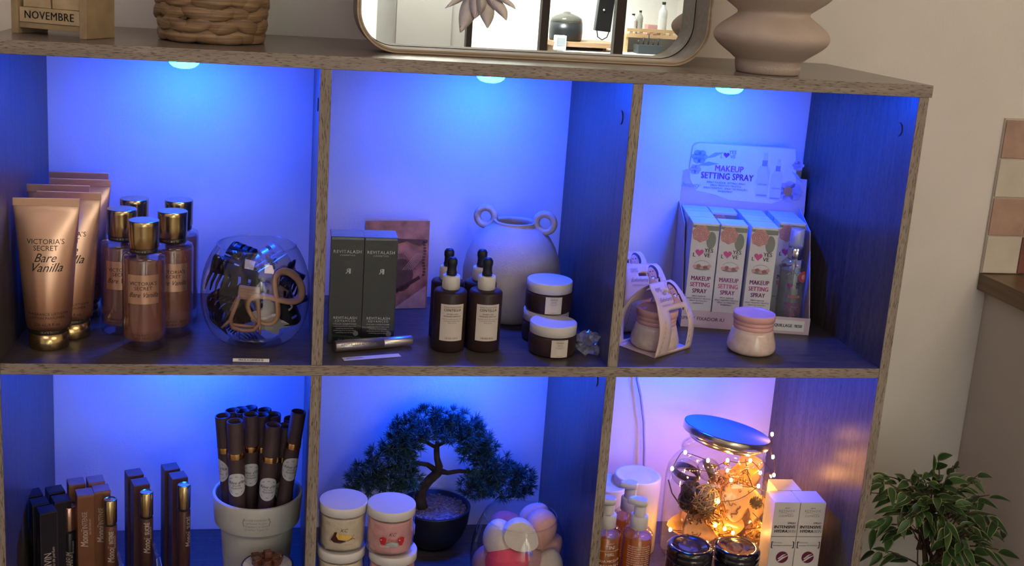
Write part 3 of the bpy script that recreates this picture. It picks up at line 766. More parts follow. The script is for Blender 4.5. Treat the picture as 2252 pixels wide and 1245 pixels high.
# leaflet leaning on the wall
lf = mat('leaflet_print', (.42,.17,.10), .38, var=.55, nscale=45)
lf2 = mat('leaflet_dark', (.115,.05,.04), .4, var=.4, nscale=70)
lf3 = mat('leaflet_light', (.58,.33,.23), .4, var=.2, nscale=60)
P = on(937, 676, Z1); P.y -= .004
t = thing('folded_leaflet', 'folded reddish-brown photo leaflet leaning behind the charcoal cartons', 'leaflet', (P.x, P.y, Z1+.0004), rot=(-.05, 0, .12))
b = MB(); b.box(-.085, 0, 0, .0006, 0, .1170, lf); pg = b.obj('page', t)
b = MB(); f = front(0, .0003)
poly(b, f, [(-.045,.0),(-.002,.030),(-.002,.0),], lf3)
poly(b, f, disc_pts(-.036, .045, .016, .022), lf2); poly(b, f, [(-.046,.018),(-.046,.024),(-.012,.044),(-.010,.040)], lf2)
g2 = front(0, .0005)
for k in range(6):   # woven pattern
    for s in (1, -1):
        c_ = -.026+.0028*k*s*.9
        poly(b, g2, [(c_-.009*s, .052),(c_-.009*s+.0010, .052),(c_+.009*s+.001, .074),(c_+.009*s, .074)], lf3 if s > 0 else lf2)
for k in range(12): poly(b, g2, disc_pts(-.006+.0008*math.sin(k), .045+.0040*k, .0022, .0014, 8), lf2)
poly(b, g2, [(-.046,.086),(-.030,.090),(-.012,.084),(-.002,.088),(-.002,.092),(-.046,.094)], lf2)
b.obj('photo', pg)
b = MB(); b.box(-.085, -.002, .0012, .0018, 0, .1195, mat('leaflet_back', (.5,.46,.5), .5), 0, Matrix.Rotation(-.08, 4, 'Z')); b.obj('page', t)
# serum tube lying on a card
P = on(820, 778, Z1); P2 = on(735, 776, Z1, .002); P3 = on(905, 765, Z1, .006)
d_ = (Vector((P3.x, P3.y, 0))-Vector((P2.x, P2.y, 0))); rz = math.atan2(d_.y, d_.x); L = d_.length
alu = mat('brushed_silver', (.62,.58,.54), .32, .9, var=.06, nscale=90)
cardw = mat('card_white', (.72,.68,.64), .6, var=.03)
t = thing('tester_card', 'white tester card strip lying under the silver serum tube', 'card', (*on(757, 794, Z1).xy, Z1), rz-.02)
b = MB(); b.box(0, .068, 0, .010, .0001, .0006, cardw); c = b.obj('card', t)
lettering(c, [('REVITALASH', .014, .005, .0036, dict(bold=.02))], lambda u, v: (u, v, .0009), ink)
t = thing('serum_tube', 'slim silver serum tube lying in front of the charcoal cartons', 'tube', (P2.x, P2.y, Z1+.0072), rz)
X_ = Matrix.Rotation(PI/2, 4, 'Y')
b = MB(); b.lathe([(.0055,0),(.0066,.0008),(.0067,L*.615)], alu, 28, mx=X_); body = b.obj('body', t)
lettering(body, [('REVITALASH ADVANCED', .030, 0, .0042, dict(m=ink))], lambda u, v: (u, -.00675*math.cos(v/.0067+.35), .00675*math.sin(v/.0067+.35)), ink)
b = MB(); b.lathe([(.0063,L*.618),(.0065,L*.622),(.0063,L*.99),(.0055,L)], alu, 28, mx=X_); b.obj('cap', t)
b = MB(); b.lathe([(.0064,L*.612),(.0058,L*.620)], ink, 24, mx=X_); b.obj('seam', t)
# dropper bottles
amber = mat('amber_matte', (.035,.020,.020), .38, var=.15, spec=.35)
lbl = mat('label_cream', (.66,.60,.53), .6, var=.02)
offw = mat('collar_white', (.66,.63,.60), .5, var=.02)
rub = mat('rubber_black', (.010,.013,.022), .45)
def centella(parent, s, w_, z0, z1, k=1.0, small=False):
    b = MB(); patch(b, s, -w_/2, w_/2, z0, z1, lbl, 10); lb = b.obj('label', parent)
    h = z1-z0
    L = [('MADAGASCAR', 0, z1-h*.075, h*.055, dict(spacing=1.35)), ('CENTELLA', 0, z1-h*.155, h*.098, dict(bold=.02, spacing=1.12, sx=.90 if not small else .86)),
         ('PROBIO-CICA', 0, z1-h*.262, h*.048, dict(bold=.012)), ('INTENSIVE AMPOULE' if not small else 'ENRICH CREAM', 0, z1-h*.325, h*.048, dict(bold=.012)),
         ('Cream for sensitive skin with centella', 0, z1-h*.40, h*.036, {}), ('and probiotic ferment extract', 0, z1-h*.45, h*.036, {}), ('Made in Korea', 0, z1-h*.50, h*.036, {}),
         ('SKIN1004', 0, z0+h*.075, h*.060, dict(bold=.012, spacing=1.4))]
    def s2(u, v): p = Vector(s(u, v)); q = Vector((p.x, p.y, 0)); q = q + q.normalized()*.0003; return (q.x, q.y, p.z)
    lettering(lb, L, s2, ink)
def dropper(loc, rz, label):
    t = thing('dropper_bottle', label, 'bottle', loc, rz, 'dark dropper bottles in two rows')
    R_ = .0198
    b = MB(); b.lathe([(R_-.002,0),(R_,.002),(R_,.0700),(R_-.0012,.0722),(R_-.004,.0732),(.0095,.0742)], amber, 44); b.obj('bottle', t)
    centella(t, cyl(R_, .0003), .0285, .0150, .0595)
    b = MB(); b.lathe([(.0095,.0738),(.0103,.0742),(.0103,.0895),(.0094,.0903)], offw, 36)
    for k in range(30):
        a = 2*PI*k/30; b.box(-.0001, .0001, -.0105, -.0102, .076, .088, offw, 0, Matrix.Rotation(a, 4, 'Z'))
    b.obj('collar', t)
    b = MB(); b.lathe([(.0060,.0900),(.0062,.0935),(.0055,.0955),(.0054,.1010),(.0062,.1040),(.0060,.1085),(.0042,.1112),(.0005,.1120)], rub, 28); b.obj('bulb', t)
    return t
P = on(983, 777, Z1, .0198); zt = hz(P, 573)
dr0 = dropper((P.x, P.y, Z1), .04, 'front left dark dropper bottle with a cream label')
P = on(1060, 777, Z1, .0198); dup(dr0, (P.x, P.y, Z1), .04, label='front right dark dropper bottle with a cream label')
for lab, px, py in (('rear left dark dropper bottle half hidden by the front one', 988, 557), ('rear right dark dropper bottle half hidden by the front one', 1063, 557)):
    q = on(px, py, zt); q.y = max(q.y, P.y+.0405); q.x = {988: .4935, 1063: .5340}[px]; dup(dr0, (q.x, q.y, Z1), .04, label=lab)
# jug with ring handles
jug = mat('jug_clay', (.50,.44,.40), .85, var=.05, nscale=60, bump=.3, bscale=500)
JP = on(1125, 712, Z1, .045)
ym = min(.212, JP.y)
t = thing('ring_handle_vase', 'wide beige clay vase with two small ring handles behind the dropper bottles', 'vase', (JP.x-.005, ym, Z1), -.42)
b = MB(); b.lathe([(.0500,0),(.054,.003),(.0600,.020),(.0640,.045),(.0640,.060),(.0610,.078),(.0550,.093),(.0470,.106),(.0360,.1165),(.0285,.1205),(.0268,.1240),(.0275,.1262),(.0245,.1262),(.0232,.1235),(.0250,.118),(.03,.10)], jug, 56, cap1=False); b.obj('body', t)
for s in (-1, 1):
    b = MB(); c = Vector((s*.0395, 0, .1275))
    b.tube([(c.x+.0117*math.cos(2*PI*k/28), 0, c.z+.0117*math.sin(2*PI*k/28)) for k in range(28)], .0048, jug, 12, closed=True); b.obj('ring_handle', t)
# cream jars
def creamjar(loc, rz, label, a0=0.):
    t = thing('cream_jar', label, 'jar', loc, rz, 'dark cream jars with white lids')
    b = MB(); b.lathe([(.0255,0),(.0275,.0015),(.0285,.004),(.0288,.0200),(.0282,.0235),(.0268,.0250)], amber, 48); b.obj('jar', t)
    centella(t, cyl(.0288, .0003), .0205, .0020, .0232, small=True)
    b = MB(); b.lathe([(.0272,.0252),(.0280,.0256),(.0280,.0375),(.0272,.0384),(.0005,.0384)], offw, 52); b.obj('lid', t)
    return t
P = on(1211, 790, Z1, .0288)
J0 = creamjar((P.x, P.y, Z1), .10, 'front dark cream jar with white lid standing on the shelf')
q = on(1197, 762, Z1, .0288)
dup(J0, (q.x, q.y+.004, Z1), .1, label='rear dark cream jar under the stacked one, mostly hidden')
q2 = on(1205, 577, hz((q.x, q.y), 590))
dup(J0, (q.x+.001, q.y+.001, Z1+.0386), .0, label='topmost dark cream jar stacked on the rear one')
# crumpled film
t = MB(); rr = random.Random(11); P = on(1289, 785, Z1, .012)
film = thin_glass('clear_film', (.95,.95,.97), .15, 1.4, (.55,.55,.62), .22)
q_ = bmesh.ops.create_icosphere(t.bm, subdivisions=3, radius=1); i = t.mi(film)
for v in t.bm.verts:
    n_ = v.co.normalized(); k = 1+.45*math.sin(7*n_.x+3)*math.sin(9*n_.y)+rr.uniform(-.28,.28)
    v.co = Vector((n_.x*.0130*k, n_.y*.010*k, max(.0, .0135+n_.z*.0135*k)))
tag(t.obj('crumpled_film', loc=(P.x, P.y, Z1+.0002)), 'crumpled ball of clear plastic film beside the cream jars', 'plastic film')
# ---------------------------------------------------------------- upper right compartment
FLc, FRc = on(1496, 717.5, Z1), on(1777.5, 737.5, Z1)
drz = math.atan2(FRc.y-FLc.y, FRc.x-FLc.x)
board = mat('display_board', (.62,.50,.53), .55, var=.04, nscale=25)
boardw = mat('display_board_white', (.76,.74,.77), .5, var=.03)
purple = mat('ink_purple', (.28,.05,.22), .5); magenta = mat('ink_magenta', (.62,.10,.32), .5); dkink = mat('ink_dark_plum', (.035,.02,.04), .5)
rosep = mat('rose_print', (.62,.33,.31), .5, var=.1, nscale=90); rosed = mat('rose_print_dark', (.36,.15,.15), .5); leafp = mat('leaf_print', (.24,.27,.22), .5); lilac = mat('flower_print_lilac', (.47,.42,.58), .5, var=.1)
orangep = mat('flower_print_orange', (.60,.25,.10), .5); bluep = mat('flower_print_blue', (.30,.38,.55), .5); glassp = mat('bottle_print', (.62,.63,.70), .5)
def rose_art(b, s, u, v, r, s2, s3):
    pts = []
    for k in range(30):
        a = 2*PI*k/30; pts.append((u+r*(1+.08*math.sin(7*a))*math.cos(a), v+r*(1+.08*math.sin(7*a))*math.sin(a)))
    poly(b, s, pts, rosep)
    for q in range(4):   # spiral of petals
        rr_ = r*(.88-.2*q)
        for p in range(5-q if q < 3 else 2):
            a0 = p*2*PI/(5-q if q < 3 else 2)+q*.7; w_ = r*.045
            arc = [(u+rr_*math.cos(a0+t*.95*.22*5/(5-q)), v+rr_*math.sin(a0+t*.95*.22*5/(5-q))) for t in range(6)]
            arc2 = [(u+(rr_-w_)*math.cos(a0+t*.95*.22*5/(5-q)), v+(rr_-w_)*math.sin(a0+t*.95*.22*5/(5-q))) for t in range(6)]
            for t in range(5): b.face([s2(*arc[t]), s2(*arc[t+1]), s2(*arc2[t+1]), s2(*arc2[t])], rosed)
def yes_love(u, v, k, m, hm):
    return [('YES', u+.0042*k, v+.0032*k, .0062*k, dict(m=m, bold=.02)), ('L', u-.0070*k, v-.0028*k, .0062*k, dict(m=m, bold=.02)), ('VE', u+.0052*k, v-.0028*k, .0062*k, dict(m=m, bold=.02))]
disp = thing('counter_display', 'pink and white cardboard display stand headed MAKEUP SETTING SPRAY', 'display stand', (FLc.x, FLc.y, Z1), drz)
DW, DD = .1680, .1240
b = MB()
b.box(0, DW, 0, DD, 0, .0012, board); b.box(0, DW, 0, .0010, .0012, .0225, board)
b.obj('tray', disp)
for x in (0, DW-.001):
    b = MB(); b.prism([(.001,.0012),(DD,.0012),(DD,.145),(.055,.128),(.004,.0225),(.001,.0225)], x, x+.001, board, Matrix(((0,0,1,0),(1,0,0,0),(0,1,0,0),(0,0,0,1)))); b.obj('side_wall', disp)
hp = [(-.002,.0012),(.172,.0012),(.1745,.140),(.1725,.186),(.158,.1865),(.1555,.200),(.1525,.222),(.1500,.2265),(.1460,.2280),(.020,.2280),(.0140,.2265),(.0110,.222),(.0090,.190),(-.0040,.1855),(-.0030,.140)]
b = MB(); b.prism([(x, z) for x, z in hp], 0, .0012, board, Matrix(((1,0,0,0),(0,0,1,DD+.0002),(0,1,0,0),(0,0,0,1)))); hd_ = b.obj('header', disp)
hf = front(DD, .0002); hf2 = front(DD, .0005); hf3 = front(DD, .0008)
b = MB()
poly(b, hf, [(.012,.176),(.022,.160),(.050,.156),(.068,.150),(.128,.149),(.160,.165),(.152,.2268),(.020,.2268),(.012,.222),(.010,.19)], boardw)
for (u, v, r) in ((.022,.208,.011), (.018,.190,.008), (.158,.205,.008)):
    for k in range(6): a = k*PI/3; poly(b, hf2, disc_pts(u+r*.55*math.cos(a), v+r*.55*math.sin(a), r*.5, r*.38, 10), lilac if r < .011 else bluep)
    poly(b, hf3, disc_pts(u, v, r*.2, r*.2, 8), bluep)
for (u0, v0, u1, v1) in ((.030,.206,.055,.216), (.020,.196,.050,.200), (.150,.196,.168,.180)):
    poly(b, hf2, [(u0,v0),((u0+u1)/2,(v0+v1)/2+.004),(u1,v1),((u0+u1)/2,(v0+v1)/2-.002)], bluep)
for k in range(8): a = k*PI/4; poly(b, hf2, disc_pts(.150+.011*math.cos(a), .168+.009*math.sin(a), .0075, .0055, 12), lilac)
poly(b, hf3, disc_pts(.148, .168, .006, .007, 12), orangep)
for (u, v, k) in ((.112,.158,1.), (.131,.155,.93)):
    poly(b, hf3, [(u-.0078*k,v),(u+.0078*k,v),(u+.0085*k,v+.036*k),(u+.005*k,v+.043*k),(u-.005*k,v+.043*k),(u-.0085*k,v+.036*k)], glassp)
    hf4 = front(DD, .0011); poly(b, hf4, [(u-.0035*k,v+.043*k),(u+.0035*k,v+.043*k),(u+.0035*k,v+.051*k),(u-.0035*k,v+.051*k)], mat('collar_print', (.25,.27,.35), .4)); poly(b, hf4, [(u-.0028*k,v+.051*k),(u+.0028*k,v+.051*k),(u+.0024*k,v+.061*k),(u-.0020*k,v+.061*k)], glassp)
    poly(b, hf4, [(u-.0062*k,v+.016*k),(u+.0062*k,v+.016*k),(u+.0062*k,v+.018*k),(u-.0062*k,v+.018*k)], lilac); poly(b, hf4, [(u-.0072*k,v+.001),(u+.0072*k,v+.001),(u+.0072*k,v+.003*k),(u-.0072*k,v+.003*k)], bluep)
poly(b, hf3, heart_pts(.0585, .2128, .0085), purple)
b.obj('header_print', hd_)
f4 = front(DD, .0012)
lettering(hd_, [('MAKEUP', .0640, .1935, .0120, dict(bold=.022, sx=.86, m=magenta)), ('SETTING SPRAY', .0625, .1825, .0128, dict(bold=.022, sx=.80, m=purple)),
    ('SPRAY FIXADOR  SETTING SPRAY', .062, .1735, .0036, {}), ('SPRAY FIXATIVO TRUCCO', .062, .1695, .0036, {}), ('SPRAY FIXATIVO  SPRAY DE FIXAÇÃO', .062, .1655, .0036, {}), ('FIXIERSPRAY', .062, .1615, .0036, {}),
    ('beauty', .013, .168, .0095, dict(shear=.5, m=bluep)), ('YES', .0665, .2172, .0068, dict(m=bluep, bold=.01)), ('L', .0520, .2110, .0068, dict(m=bluep, bold=.01)), ('VE', .0675, .2110, .0068, dict(m=bluep, bold=.01))], f4, dkink)
b = MB(); b.box(.098, .1610, -.0006, 0, .0040, .0185, paperw_ := mat('paper_white', (.78,.76,.72), .6, var=.02)); pl = b.obj('price_sticker', disp)
lettering(pl, [('SPRAY MAQUILLAGE  9E50', .1285, .0112, .0058, dict(bold=.03, sx=.86))], front(-.0006, .0003), ink)
lettering(disp, [('L', .0775, .0110, .0110, dict(bold=.02, shear=.2)), ('SPRAY FIXADOR IU', .028, .0120, .0066, {})], front(0, .0003), dkink, label='dark printed lettering on the tray front')
# cartons
spm = mat('spray_carton_white', (.66,.66,.64), .42, var=.03)
spt = mat('spray_carton_top', (.62,.70,.72), .4, var=.05)
SW = .0350
def spray(loc, rz, label, full=True):
    t, body = carton('spray_carton', label, loc, rz, SW, .0360, .1385, spm, spt, 'makeup setting spray cartons')
    s, s2 = front(0, .0002), front(0, .0004)
    b = MB(); u = SW/2
    poly(b, s, [(.0005,.1375),(SW-.0005,.1375),(SW-.0005,.1290),(.022,.1285),(.0005,.132)], leafp)
    poly(b, s, disc_pts(.0258, .1160, .0062, .0115), leafp)
    rose_art(b, s2, .0118, .1240, .0112, front(0, .0006), None)
    poly(b, s2, heart_pts(u-.0052, .0990, .0110), magenta)
    for k in range(5): poly(b, s2, disc_pts(u-.009+.0045*k, .0800+.0012*math.sin(k*2), .0030, .0024, 8), rosed if k % 2 else rosep)
    poly(b, s, disc_pts(u, .0775, .0105, .0022, 12), leafp)
    for k in range(9):
        a0 = PI*(.15+.7*k/9); a1 = PI*(.15+.7*(k+1)/9)
        b.face([s2(u+.0115*math.cos(a), .0795+.0085*math.sin(a)+o) for a, o in ((a0,0),(a1,0),(a1,.0005),(a0,.0005))], mat('ink_grey', (.25,.24,.26), .5))
    b.obj('artwork', body)
    L = [('YES', u+.0068, .1020, .0073, dict(bold=.015)), ('L', u-.0118, .0955, .0073, dict(bold=.015)), ('VE', u+.0050, .0955, .0073, dict(bold=.015)),
         ('MAKEUP', u, .0640, .0083, dict(bold=.03, m=purple, sx=.80)), ('SETTING', u, .0555, .0083, dict(bold=.03, m=magenta, sx=.80)), ('SPRAY', u, .0470, .0083, dict(bold=.03, m=purple, sx=.80)),
         ('SPRAY FIJADOR', u, .0400, .0026, {}), ('SPRAY FISSATIVO TRUCCO', u, .0368, .0026, {}), ('SPRAY DE FIXAÇÃO', u, .0336, .0026, {}), ('FIXIERSPRAY', u, .0304, .0026, {})]
    lettering(body, L, s2, dkink)
    return t
def dloc(u, v): return (FLc.x+u*math.cos(drz)-v*math.sin(drz), FLc.y+u*math.sin(drz)+v*math.cos(drz), Z1+.0015)
cols = ('leftmost', 'second', 'third', 'rightmost')
S0 = None
for ci, (u, vs2) in enumerate(((.0030, (.004,.0435,.083)), (.0395, (.004,.083)), (.0790, (.0025,.0410,.0800)), (.1230, (.0425,.083)))):
    for vi, v in enumerate(vs2):
        place = 'front' if (vi == 0) else 'rear' if vi == len(vs2)-1 else 'middle'
        lab = '%s setting spray carton in the %s column of the display' % (place, cols[ci])
        if ci == 3 and vi == 0: lab = 'setting spray carton directly behind the tester bottle'
        if S0 is None: S0 = spray(dloc(u, v), drz, lab)
        else: dup(S0, dloc(u, v), drz, lab)
# tester bottle
frost = thin_glass('frosted_cap', (.88,.90,.95), .25, 1.5, (.72,.74,.8), .35)
tb = thing('spray_bottle', 'clear makeup setting spray tester bottle at the right front of the display', 'bottle', dloc(.1430, .0215), drz+.05)
b = MB(); b.lathe([(.014,0),(.0165,.0012),(.0168,.005),(.0168,.083),(.0155,.0900),(.0115,.0945),(.0085,.0960)], cl, 40); b.obj('bottle_glass', tb)
b = MB(); b.lathe([(.0145,.003),(.0156,.006),(.0156,.078),(.0150,.081)], thin_glass('spray_liquid', (.80,.84,.84), .08, 1.36, (.34,.37,.36), .45), 36); b.obj('liquid', tb)
b = MB(); s = cyl(.0168, .0004); s2 = cyl(.0168, .0006)
poly(b, s, disc_pts(.0105, .0745, .0075, .0078, 14), mat('rose_print_red', (.50,.08,.12), .5)); poly(b, s2, disc_pts(.0105, .0745, .0035, .0035, 10), rosep)
for (u, v, a) in ((-.010,.078,.5),(-.004,.081,-.3),(.002,.079,.4),(-.012,.070,1.2)): poly(b, s, [(u-.004*math.cos(a),v-.005*math.sin(a)),(u,v+.002),(u+.004*math.cos(a),v+.005*math.sin(a)),(u,v-.002)], leafp)
poly(b, s, heart_pts(-.0065, .0625, .0075), purple)
for k in range(4): poly(b, s, disc_pts(-.006+.004*k, .0480, .0026, .0022, 8), rosed)
b.obj('artwork', tb)
lettering(tb, [('YES', .0045, .0655, .0055, dict(bold=.015)), ('VE', .0035, .0605, .0055, dict(bold=.015)), ('MAKEUP', -.0005, .0370, .0066, dict(bold=.02, m=purple, sx=.78)), ('SETTING', -.0005, .0305, .0066, dict(bold=.02, m=purple, sx=.78)), ('SPRAY', -.0005, .0240, .0066, dict(bold=.02, m=purple, sx=.78))], s2, dkink, label='plum and purple printed lettering')
b = MB(); b.lathe([(.0092,.0955),(.0100,.0960),(.0100,.1105),(.0092,.1110)], mat('chrome', (.75,.75,.76), .12, 1.), 36); b.obj('collar', tb)
b = MB(); b.lathe([(.0098,.1110),(.0094,.1180),(.0090,.1335),(.0084,.1352),(.0070,.1358),(.0003,.1360)], frost, 36, cap1=False); b.obj('cap', tb)
b = MB(); b.lathe([(.0035,.1110),(.0040,.122),(.0052,.1235),(.0050,.1305),(.003,.132)], white, 20); b.obj('sprayer', tb)
b = MB(); b.tube([(0,0,.095),(.001,0,.05),(.004,0,.008)], .0012, white, 6); b.obj('dip_tube', tb)
# scrub jars, bare and in card sleeves
pj = mat('scrub_cream', (.72,.57,.50), .22, var=.12, nscale=120, coat=.6)
pl_ = mat('lid_pink', (.72,.40,.38), .35, var=.04)
skin = mat('photo_skin', (.62,.33,.22), .5, var=.06); hair = mat('photo_hair', (.045,.022,.018), .5)
slv = mat('sleeve_card', (.72,.56,.53), .55, var=.05, nscale=60)
def scrub(loc, rz, label, sleeve=False):
    t = thing('scrub_jar', label, 'jar', loc, rz, 'pink-lidded scrub jars')
    b = MB(); b.lathe([(.022,0),(.0270,.0008),(.0295,.004),(.0302,.0085),(.0292,.014),(.0262,.024),(.0242,.0305)], pj, 48); b.obj('jar', t)
    b = MB(); b.lathe([(.0240,.0306),(.0243,.0312),(.0243,.0350),(.0236,.0356),(.0246,.0362),(.0246,.0400),(.0240,.0406),(.0256,.0414),(.0258,.0480),(.0250,.0496),(.0225,.0498),(.0215,.0482),(.0005,.0478)], pl_, 48); b.obj('lid', t)
    return t
P = on(1648, 787, Z1, .0302)
sj = scrub((P.x, P.y, Z1), .0, 'bare pink-lidded cream scrub jar standing right of the sleeved ones')
Lp, Cp, Rp = on(1373, 770, Z1), on(1440, 788, Z1), on(1521, 764, Z1)
def sleeve(ox, oy, rz, label):
    """card band: front panel, back panel and base, meeting in a hang tab at the top"""
    t = thing('card_sleeve', label, 'packaging', (ox, oy, Z1), rz, 'hang-tab card sleeves around the scrub jars')
    DP, WB = .0590, .0715
    def prof(v):  # v 0..1 -> depth, height
        return DP*.5*(max(0, v-.25)/.75)**2.6 - .003*math.sin(PI*min(1, v*1.6)), .083*v**.92
    def halfw(v): return (WB/2)*(1-.12*v) if v < .45 else (WB/2)*(.946-.27*((v-.45)/.55)**1.1) if v < .95 else (WB/2)*(.69-.10*((v-.95)/.05)**2)
    for side in (0, 1):
        b = MB(); nu, nv = 12, 24; G = []
        for th in (0, .0007):
            g = []
            for j in range(nv+1):
                v = j/nv; d_, z_ = prof(v); d_ = d_+th if side == 0 else DP-d_-th
                if side == 0 and v > .97: d_ -= .0002
                g.append([b.bm.verts.new(((2*i/nu-1)*halfw(v), d_, z_)) for i in range(nu+1)])
            G.append(g)
        i_ = b.mi(slv)
        win = lambda i, j: ((4 if side == 0 else 2) <= i <= 9 and 1 <= j <= 14) or (i in (4, 5, 6) and j == 20)
        for q, g in enumerate(G):
            for j in range(nv):
                for i in range(nu):
                    if win(i, j): continue
                    f = b.bm.faces.new((g[j][i], g[j][i+1], g[j+1][i+1], g[j+1][i])); f.material_index = i_; f.smooth = True
        for j in range(nv):
            for i in range(nu+1):
                l_ = i > 0 and not win(i-1, j); r_ = i < nu and not win(i, j)
                if l_ != r_: b.bm.faces.new((G[0][j][i], G[0][j+1][i], G[1][j+1][i], G[1][j][i])).material_index = i_
        for j in range(nv+1):
            for i in range(nu):
                d1 = j > 0 and not win(i, j-1); u1 = j < nv and not win(i, j)
                if d1 != u1: b.bm.faces.new((G[0][j][i], G[0][j][i+1], G[1][j][i+1], G[1][j][i])).material_index = i_
        pn = b.obj('front_panel' if side == 0 else 'back_panel', t)
        if side == 0:
            def sf(e):
                def f_(u, v_):
                    v = (v_/.083)**(1/.92); d_, z_ = prof(v); return (u, d_-e, z_)
                return f_
            b = MB(); s, s2, s3 = sf(.0004), sf(.0007), sf(.0010)
            poly(b, s, [(.0020,.0600),(.0225,.0600),(.0210,.0680),(.0165,.0790),(.0130,.0820),(.0060,.0830),(.0020,.0780)], mat('photo_backdrop', (.66,.42,.36), .5))
            poly(b, s2, disc_pts(.0125, .0742, .0068, .0076, 18), hair)
            poly(b, s2, [(.0165,.074),(.0195,.068),(.0200,.0605),(.0170,.0602)], hair)
            poly(b, s3, disc_pts(.0102, .0722, .0056, .0076, 18), skin)
            poly(b, s2, [(.0030,.0602),(.0050,.0640),(.0080,.0655),(.0140,.0650),(.0165,.0602)], skin)
            s4 = sf(.0013)
            poly(b, s4, [(.0075,.0690),(.0122,.0697),(.0115,.0675),(.0090,.0668)], white)
            for k in (0, 1): poly(b, s4, disc_pts(.0080+.0038*k, .0752+.0004*k, .0011, .0005, 8), hair)
            poly(b, s4, [(.0095,.0712),(.0107,.0714),(.0100,.0740)], mat('photo_skin_shadow', (.42,.19,.12), .5))
            for k in range(4): poly(b, s4, [(.0042+.0012*k,.0630+.0005*k),(.0051+.0012*k,.0630+.0005*k),(.0060+.0011*k,.0685),(.0052+.0011*k,.0690)], skin)
            b.obj('portrait', pn)
            b = MB(); s5 = sf(.0004)
            for k in range(7): poly(b, s5, [(-.030+.0012*k,.004+.006*k),(-.0275+.0010*k,.006+.006*k),(-.028+.001*k,.0095+.006*k)], mat('leaf_sketch', (.42,.36,.35), .5))
            for k in range(6): poly(b, s5, [(.024,.006+.008*k),(.0285-.001*k,.010+.008*k),(.0265,.0125+.008*k)], mat('leaf_sketch', (.42,.36,.35), .5))
            b.obj('artwork', pn)
            lettering(pn, [('ISMIS', -.0135, .0765, .0058, dict(sx=.8)), ('Exfoliante', -.009, .0665, .0060, dict(shear=.4)), ('MARSHMALLOW', -.009, .0605, .0030, {})], s3, mat('ink_rose_grey', (.36,.22,.24), .5))
    b = MB(); b.box(-WB/2, WB/2, 0, DP, 0, .0006, slv); b.obj('base', t)
    return t
srz = math.atan2(Rp.y-Cp.y, Rp.x-Cp.x)
ex2, ey2 = Vector((math.cos(srz), math.sin(srz), 0)), Vector((-math.sin(srz), math.cos(srz), 0))
mid = Cp + ex2*.0357
SL = sleeve(mid.x, mid.y, srz, 'frontmost pink card sleeve with hang tab and smiling woman portrait')
jc = mid + ey2*.0295
dup(sj, (jc.x, jc.y, Z1+.0008), .2, 'pink-lidded scrub jar inside the frontmost card sleeve')
m2 = Vector((.7580, .1330, 0)); r2 = .12
dup(SL, (m2.x, m2.y, Z1), r2, 'second card sleeve behind the frontmost one, its tab showing above')
dup(sj, (m2.x-.0295*math.sin(r2), m2.y+.0295*math.cos(r2), Z1+.0008), .2, 'scrub jar inside the second card sleeve, mostly hidden')
m3 = Vector((.7520, .1980, 0)); r3 = .02
dup(SL, (m3.x, m3.y, Z1), r3, 'rearmost card sleeve lit blue beside the divider')
dup(sj, (m3.x, m3.y+.0295, Z1+.0008), .2, 'scrub jar inside the rearmost card sleeve by the wall')
# ---------------------------------------------------------------- lower left compartment
blk = mat('carton_black', (.012,.011,.016), .32, var=.1); blke = mat('carton_black_edge', (.07,.055,.09), .4)
brn = mat('carton_copper', (.21,.085,.038), .34, .25, var=.16, nscale=26); brnt = mat('carton_copper_top', (.24,.13,.10), .35, .2, var=.1)
brd = mat('carton_cocoa', (.105,.048,.038), .36, .1, var=.12)
inkc = mat('ink_champagne', (.62,.50,.42), .45)
BWD = .0198
def topat(px, py, h): return on(px, py, Z2+h)
def pbox(name, label, px, py, h, m, mt, rz, group, w_=BWD, d_=BWD, lines=None, edge=None, side=None):
    q = topat(px, py, h)   # front-left top corner
    t, body = carton(name, label, (q.x, q.y, Z2), rz, w_, d_, h, m, mt, group)
    if edge:
        b = MB()
        b.box(0, .0005, -.0003, -.00005, 0, h-.001, edge); b.box(w_-.0005, w_, -.0003, -.00005, 0, h-.001, edge); b.box(.0005, w_-.0005, -.0003, -.00005, h-.0016, h-.001, edge); b.obj('edge_line', body)
    if lines: lettering(body, lines, front(0, .0004), inkc)
    if side: lettering(body, side, lambda u, v: (-.0003, u, v), inkc, label='small lettering up the left side')
    return t
RZB = .42
GB = 'black perfume cartons at the left'
sideL = [('PARFUM', BWD/2, .085, .0050, dict(rot=PI/2, m=inkc))]
for lab, px, py in (('frontmost black perfume carton with lettering on its face', 87.5, 1131), ('black perfume carton directly behind the frontmost one', 71.5, 1112.5), ('rear black perfume carton of the left column', 57.5, 1093),
                    ('front black perfume carton of the right column behind the rose gold roll-on', 120, 1106), ('rear black perfume carton of the right column', 107, 1086)):
    o = pbox('perfume_carton', lab, px, py, .130, blk, blk, RZB, GB, edge=blke, side=sideL,
        lines=[('DIVIN', .0085, .0660, .0125, dict(rot=PI/2, sx=.75)), ('Eau de parfum', .0145, .0700, .0050, dict(rot=PI/2, shear=.3))] if 'frontmost black' in lab else None)
def flowers(body, s, cx, cz, k=1.):
    b = MB(); m_ = mat('flower_gold', (.50,.42,.20), .45); m2 = mat('leaf_gold', (.20,.15,.06), .5)
    for q in range(5):
        a = q*2*PI/5+.3; poly(b, s, [(cx, cz), (cx+.0035*k*math.cos(a-.35), cz+.0035*k*math.sin(a-.35)), (cx+.0065*k*math.cos(a), cz+.0065*k*math.sin(a)), (cx+.0035*k*math.cos(a+.35), cz+.0035*k*math.sin(a+.35))], m_)
    for q in range(3): poly(b, s, disc_pts(cx-.005+.004*q, cz-.008, .0025, .0035, 8), m2)
    b.obj('artwork', body)
GC = 'copper and cocoa perfume cartons'
